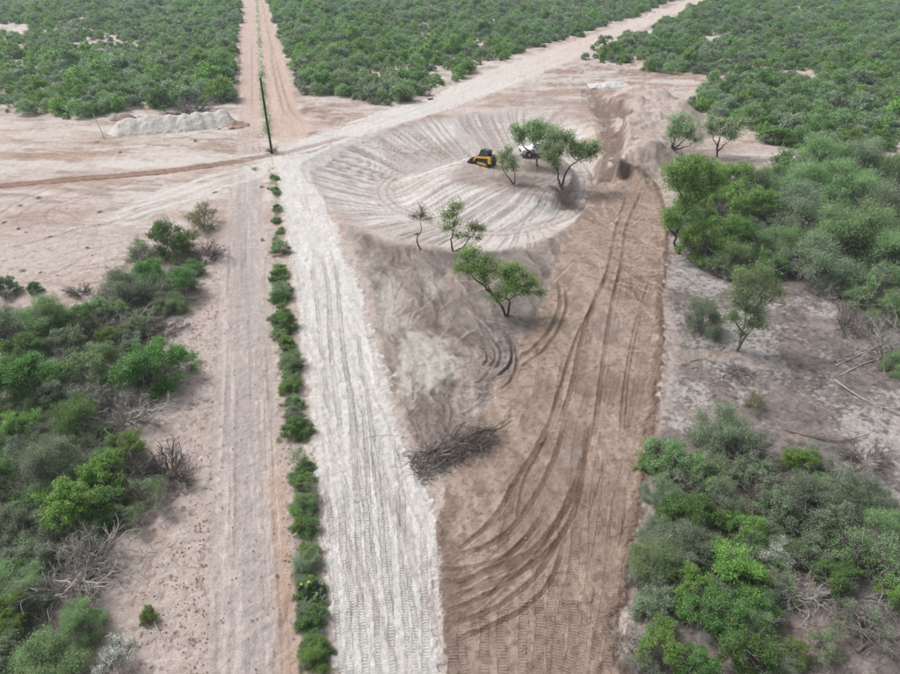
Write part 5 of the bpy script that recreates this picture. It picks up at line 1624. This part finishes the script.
b = on(540, 155)
tk = empty('pickup_truck', b, math.radians(9))
tag(tk, 'white pickup truck parked behind the trees on the island', 'truck')
m = MB()
m.prism([(-2.85, 0.5), (-2.9, 0.72), (-2.86, 1.0), (-2.7, 1.08), (-1.45, 1.16), (-1.2, 1.18), (0.95, 1.18), (0.95, 0.45), (-2.6, 0.45)], -0.98, 0.98)
m.build('body', M['white'], tk, bevel=0.06)
m = MB()                                            # open bed: floor, sides, tailgate
m.box((1.92, 0, 0.62), (1.94, 1.9, 0.08)); m.box((1.92, -0.94, 0.88), (1.94, 0.1, 0.6)); m.box((1.92, 0.94, 0.88), (1.94, 0.1, 0.6))
m.build('bed', M['white'], tk, bevel=0.03)
m = MB(); m.box((2.92, 0, 0.86), (0.08, 1.96, 0.62)); m.build('tailgate', M['white'], tk, bevel=0.02)
m = MB()
bot = [(-1.3, -0.93), (0.93, -0.93), (0.93, 0.93), (-1.3, 0.93)]; top = [(-0.62, -0.74), (0.72, -0.74), (0.72, 0.74), (-0.62, 0.74)]
v = [(x, y, 1.16) for x, y in bot] + [(x, y, 1.84) for x, y in top]
m.add(v, [(3, 2, 1, 0), (4, 5, 6, 7), (0, 1, 5, 4), (1, 2, 6, 5), (2, 3, 7, 6), (3, 0, 4, 7)])
m.build('cab', M['white'], tk, bevel=0.05)


def pane(parent, pts4, name, off, mat='glass'):
    m = MB(); P = np.array(pts4); n = np.cross(P[1] - P[0], P[3] - P[0]); n = n / np.linalg.norm(n)
    if np.dot(n, np.array(off)) < 0: n = -n
    m.add(np.vstack([P + n * 0.012, P - n * 0.02]), [(0, 1, 2, 3), (7, 6, 5, 4), (0, 4, 5, 1), (1, 5, 6, 2), (2, 6, 7, 3), (3, 7, 4, 0)])
    return m.build(name, M[mat], parent)


pane(tk, [(-1.2, -0.82, 1.24), (-1.2, 0.82, 1.24), (-0.69, 0.68, 1.76), (-0.69, -0.68, 1.76)], 'windscreen', (-1, 0, 1))
pane(tk, [(0.90, -0.8, 1.26), (0.90, 0.8, 1.26), (0.75, 0.66, 1.74), (0.75, -0.66, 1.74)], 'rear_window', (1, 0, 0.3))
for s_ in (-1, 1):
    pane(tk, [(-0.95, s_ * 0.905, 1.24), (-0.22, s_ * 0.905, 1.24), (-0.22, s_ * 0.765, 1.74), (-0.52, s_ * 0.765, 1.74)], 'side_window', (0, s_, 0.2))
    pane(tk, [(-0.12, s_ * 0.905, 1.24), (0.72, s_ * 0.905, 1.24), (0.6, s_ * 0.765, 1.74), (-0.12, s_ * 0.765, 1.74)], 'side_window', (0, s_, 0.2))
    m = MB(); m.box((-2.86, s_ * 0.74, 0.88), (0.09, 0.36, 0.2)); m.build('headlight', M['lamp'], tk)
    m = MB(); m.box((2.93, s_ * 0.88, 0.95), (0.1, 0.16, 0.34)); m.build('taillight', M['red_lens'], tk)
    m = MB(); m.box((-0.85, s_ * 1.1, 1.28), (0.12, 0.22, 0.2)); m.build('mirror', M['black'], tk)
    m = MB(); m.box((0.1, s_ * 0.985, 0.98), (0.2, 0.03, 0.04)); m.box((-0.75, s_ * 0.985, 0.98), (0.2, 0.03, 0.04)); m.build('door_handles', M['black'], tk)
    for x in (-1.85, 1.9):
        m = MB(); m.prism([(x + 0.52 * math.cos(a), 0.46 + 0.5 * math.sin(a)) for a in np.linspace(0, math.pi, 11)], s_ * 0.80, s_ * 1.0); m.build('wheel_arch', M['black'], tk)
        wheel(tk, x, s_ * 0.88, 0.4, 0.4, 0.27, 'steel')
m = MB()
for s_ in (-1, 1):
    m.box((-0.0, s_ * 0.985, 0.5), (2.6, 0.03, 0.16))
m.build('rocker_panels', M['black'], tk)
m = MB(); m.box((-2.92, 0, 0.85), (0.06, 1.05, 0.28)); m.build('grille', M['black'], tk)
m = MB(); m.box((-2.95, 0, 0.56), (0.16, 1.9, 0.2)); m.build('bumper', M['steel'], tk, bevel=0.03)
m = MB(); m.box((3.02, 0, 0.55), (0.14, 1.8, 0.18)); m.build('bumper', M['steel'], tk, bevel=0.03)

# ------------------------------------------------------------------ compact track loader, front towards -x
b = on(486, 165)
ld = empty('track_loader', b, math.radians(-42), 0.95)
tag(ld, 'yellow and black compact track loader parked on the pond island', 'loader')
for s_ in (-1, 1):
    prof = [(-1.15, 0.0), (0.95, 0.0), (1.12, 0.12), (1.1, 0.34), (0.75, 0.66), (0.45, 0.70), (-0.95, 0.62), (-1.25, 0.45), (-1.3, 0.18)]
    m = MB(); m.prism(prof, s_ * 0.55, s_ * 0.98); tr_ = m.build('track', M['rubber'], ld)
    m = MB(); pin = [(x * 0.84 - 0.01, 0.09 + z * 0.72) for x, z in prof]; m.prism(pin, s_ * 0.985, s_ * 0.95); m.build('track_frame', M['yellow'], tr_)
    for x in (-0.8, -0.4, 0.0, 0.4, 0.75):
        m = MB(); m.tube([(x, s_ * 0.96, 0.2), (x, s_ * 1.0, 0.2)], [0.14, 0.14], 12); m.build('roller', M['black'], tr_)
    m = MB(); m.tube([(-1.0, s_ * 0.96, 0.36), (-1.0, s_ * 1.0, 0.36)], [0.2, 0.2], 14); m.build('idler', M['black'], tr_)
    # lift arm: rear tower, long boom over the track, drop to the bucket
    arm = [(1.2, 1.55), (1.35, 1.28), (0.5, 1.18), (-1.2, 0.92), (-1.62, 0.35), (-1.85, 0.32), (-1.78, 0.58), (-1.42, 1.12), (0.4, 1.42), (1.0, 1.6)]
    m = MB(); m.prism(arm, s_ * 0.66, s_ * 0.82); am = m.build('lift_arm', M['yellow'], ld, bevel=0.02)
    m = MB(); m.tube([(0.9, s_ * 0.74, 0.8), (-0.3, s_ * 0.74, 1.12)], [0.06, 0.05], 8); m.build('lift_cylinder', M['black'], am)
    m = MB(); m.box((1.18, s_ * 0.7, 1.0), (0.5, 0.3, 0.9)); m.build('rear_tower', M['yellow'], ld, bevel=0.04)
    m = MB(); m.box((1.44, s_ * 0.72, 1.1), (0.05, 0.14, 0.2)); m.build('taillight', M['red_lens'], ld)
m = MB(); m.prism([(-1.15, 0.3), (1.2, 0.3), (1.42, 0.5), (1.42, 1.3), (0.7, 1.38), (-1.0, 0.8)], -0.54, 0.54); m.build('chassis', M['black'], ld, bevel=0.04)
m = MB(); m.box((1.0, 0, 1.42), (0.8, 1.0, 0.12)); m.build('engine_hood', M['black'], ld, bevel=0.03)
m = MB(); m.box((1.45, 0, 0.88), (0.06, 0.9, 0.75)); m.build('rear_door', M['black'], ld, bevel=0.02)
m = MB(); m.prism([(-0.95, 0.75), (0.55, 0.9), (0.6, 2.05), (-0.6, 2.1), (-0.95, 1.3)], -0.46, 0.46); cb = m.build('cab', M['glass'], ld)
for s_ in (-1, 1):
    for p in ([(-0.95, 0.75), (-0.95, 1.3), (-0.6, 2.1)], [(0.55, 0.9), (0.58, 1.5), (0.6, 2.05)], [(-0.1, 0.85), (-0.08, 1.5), (-0.05, 2.08)]):
        m = MB(); m.tube([(x, s_ * 0.47, z) for x, z in p], [0.05] * 3, 6); m.build('cab_post', M['black'], cb)
m = MB(); m.box((0.0, 0, 2.12), (1.35, 1.04, 0.09)); m.build('roof', M['black'], cb, bevel=0.03)
m = MB(); m.box((0.1, 0, 2.18), (0.7, 0.6, 0.05)); m.build('roof_hatch', M['glass'], cb)
m = MB()                                            # open bucket: floor, back, two cheeks
bk = [(-2.75, 0.06), (-1.95, 0.04), (-1.82, 0.2), (-1.85, 0.75), (-2.0, 0.85), (-1.94, 0.72), (-1.93, 0.28), (-2.02, 0.13), (-2.75, 0.1)]
m.prism(bk, -0.98, 0.98)
m.build('bucket', M['black'], ld)
for s_ in (-1, 1):
    m = MB(); m.prism([(-2.75, 0.06), (-1.95, 0.04), (-1.82, 0.2), (-1.85, 0.75), (-2.0, 0.85)], s_ * 0.985, s_ * 1.02); m.build('bucket_cheek', M['black'], ld)
    m = MB(); m.tube([(-1.3, s_ * 0.4, 0.95), (-1.88, s_ * 0.4, 0.62)], [0.05, 0.04], 8); m.build('tilt_cylinder', M['steel'], ld)

#@@HAZE
def haze_box():
    m = MB(); m.box((0, 250, 12.0), (1100, 760, 28.0))
    mt = bpy.data.materials.new('haze'); mt.use_nodes = True
    nt = mt.node_tree; nt.nodes.clear()
    out = nt.nodes.new('ShaderNodeOutputMaterial'); pv = nt.nodes.new('ShaderNodeVolumePrincipled')
    pv.inputs['Color'].default_value = (0.74, 0.90, 1.0, 1); pv.inputs['Density'].default_value = 0.0004
    pv.inputs['Anisotropy'].default_value = 0.2
    nt.links.new(pv.outputs[0], out.inputs['Volume'])
    o = m.build('haze', mt)
    tag(o, 'thin pale haze over the whole land', 'haze', kind='stuff')


haze_box()
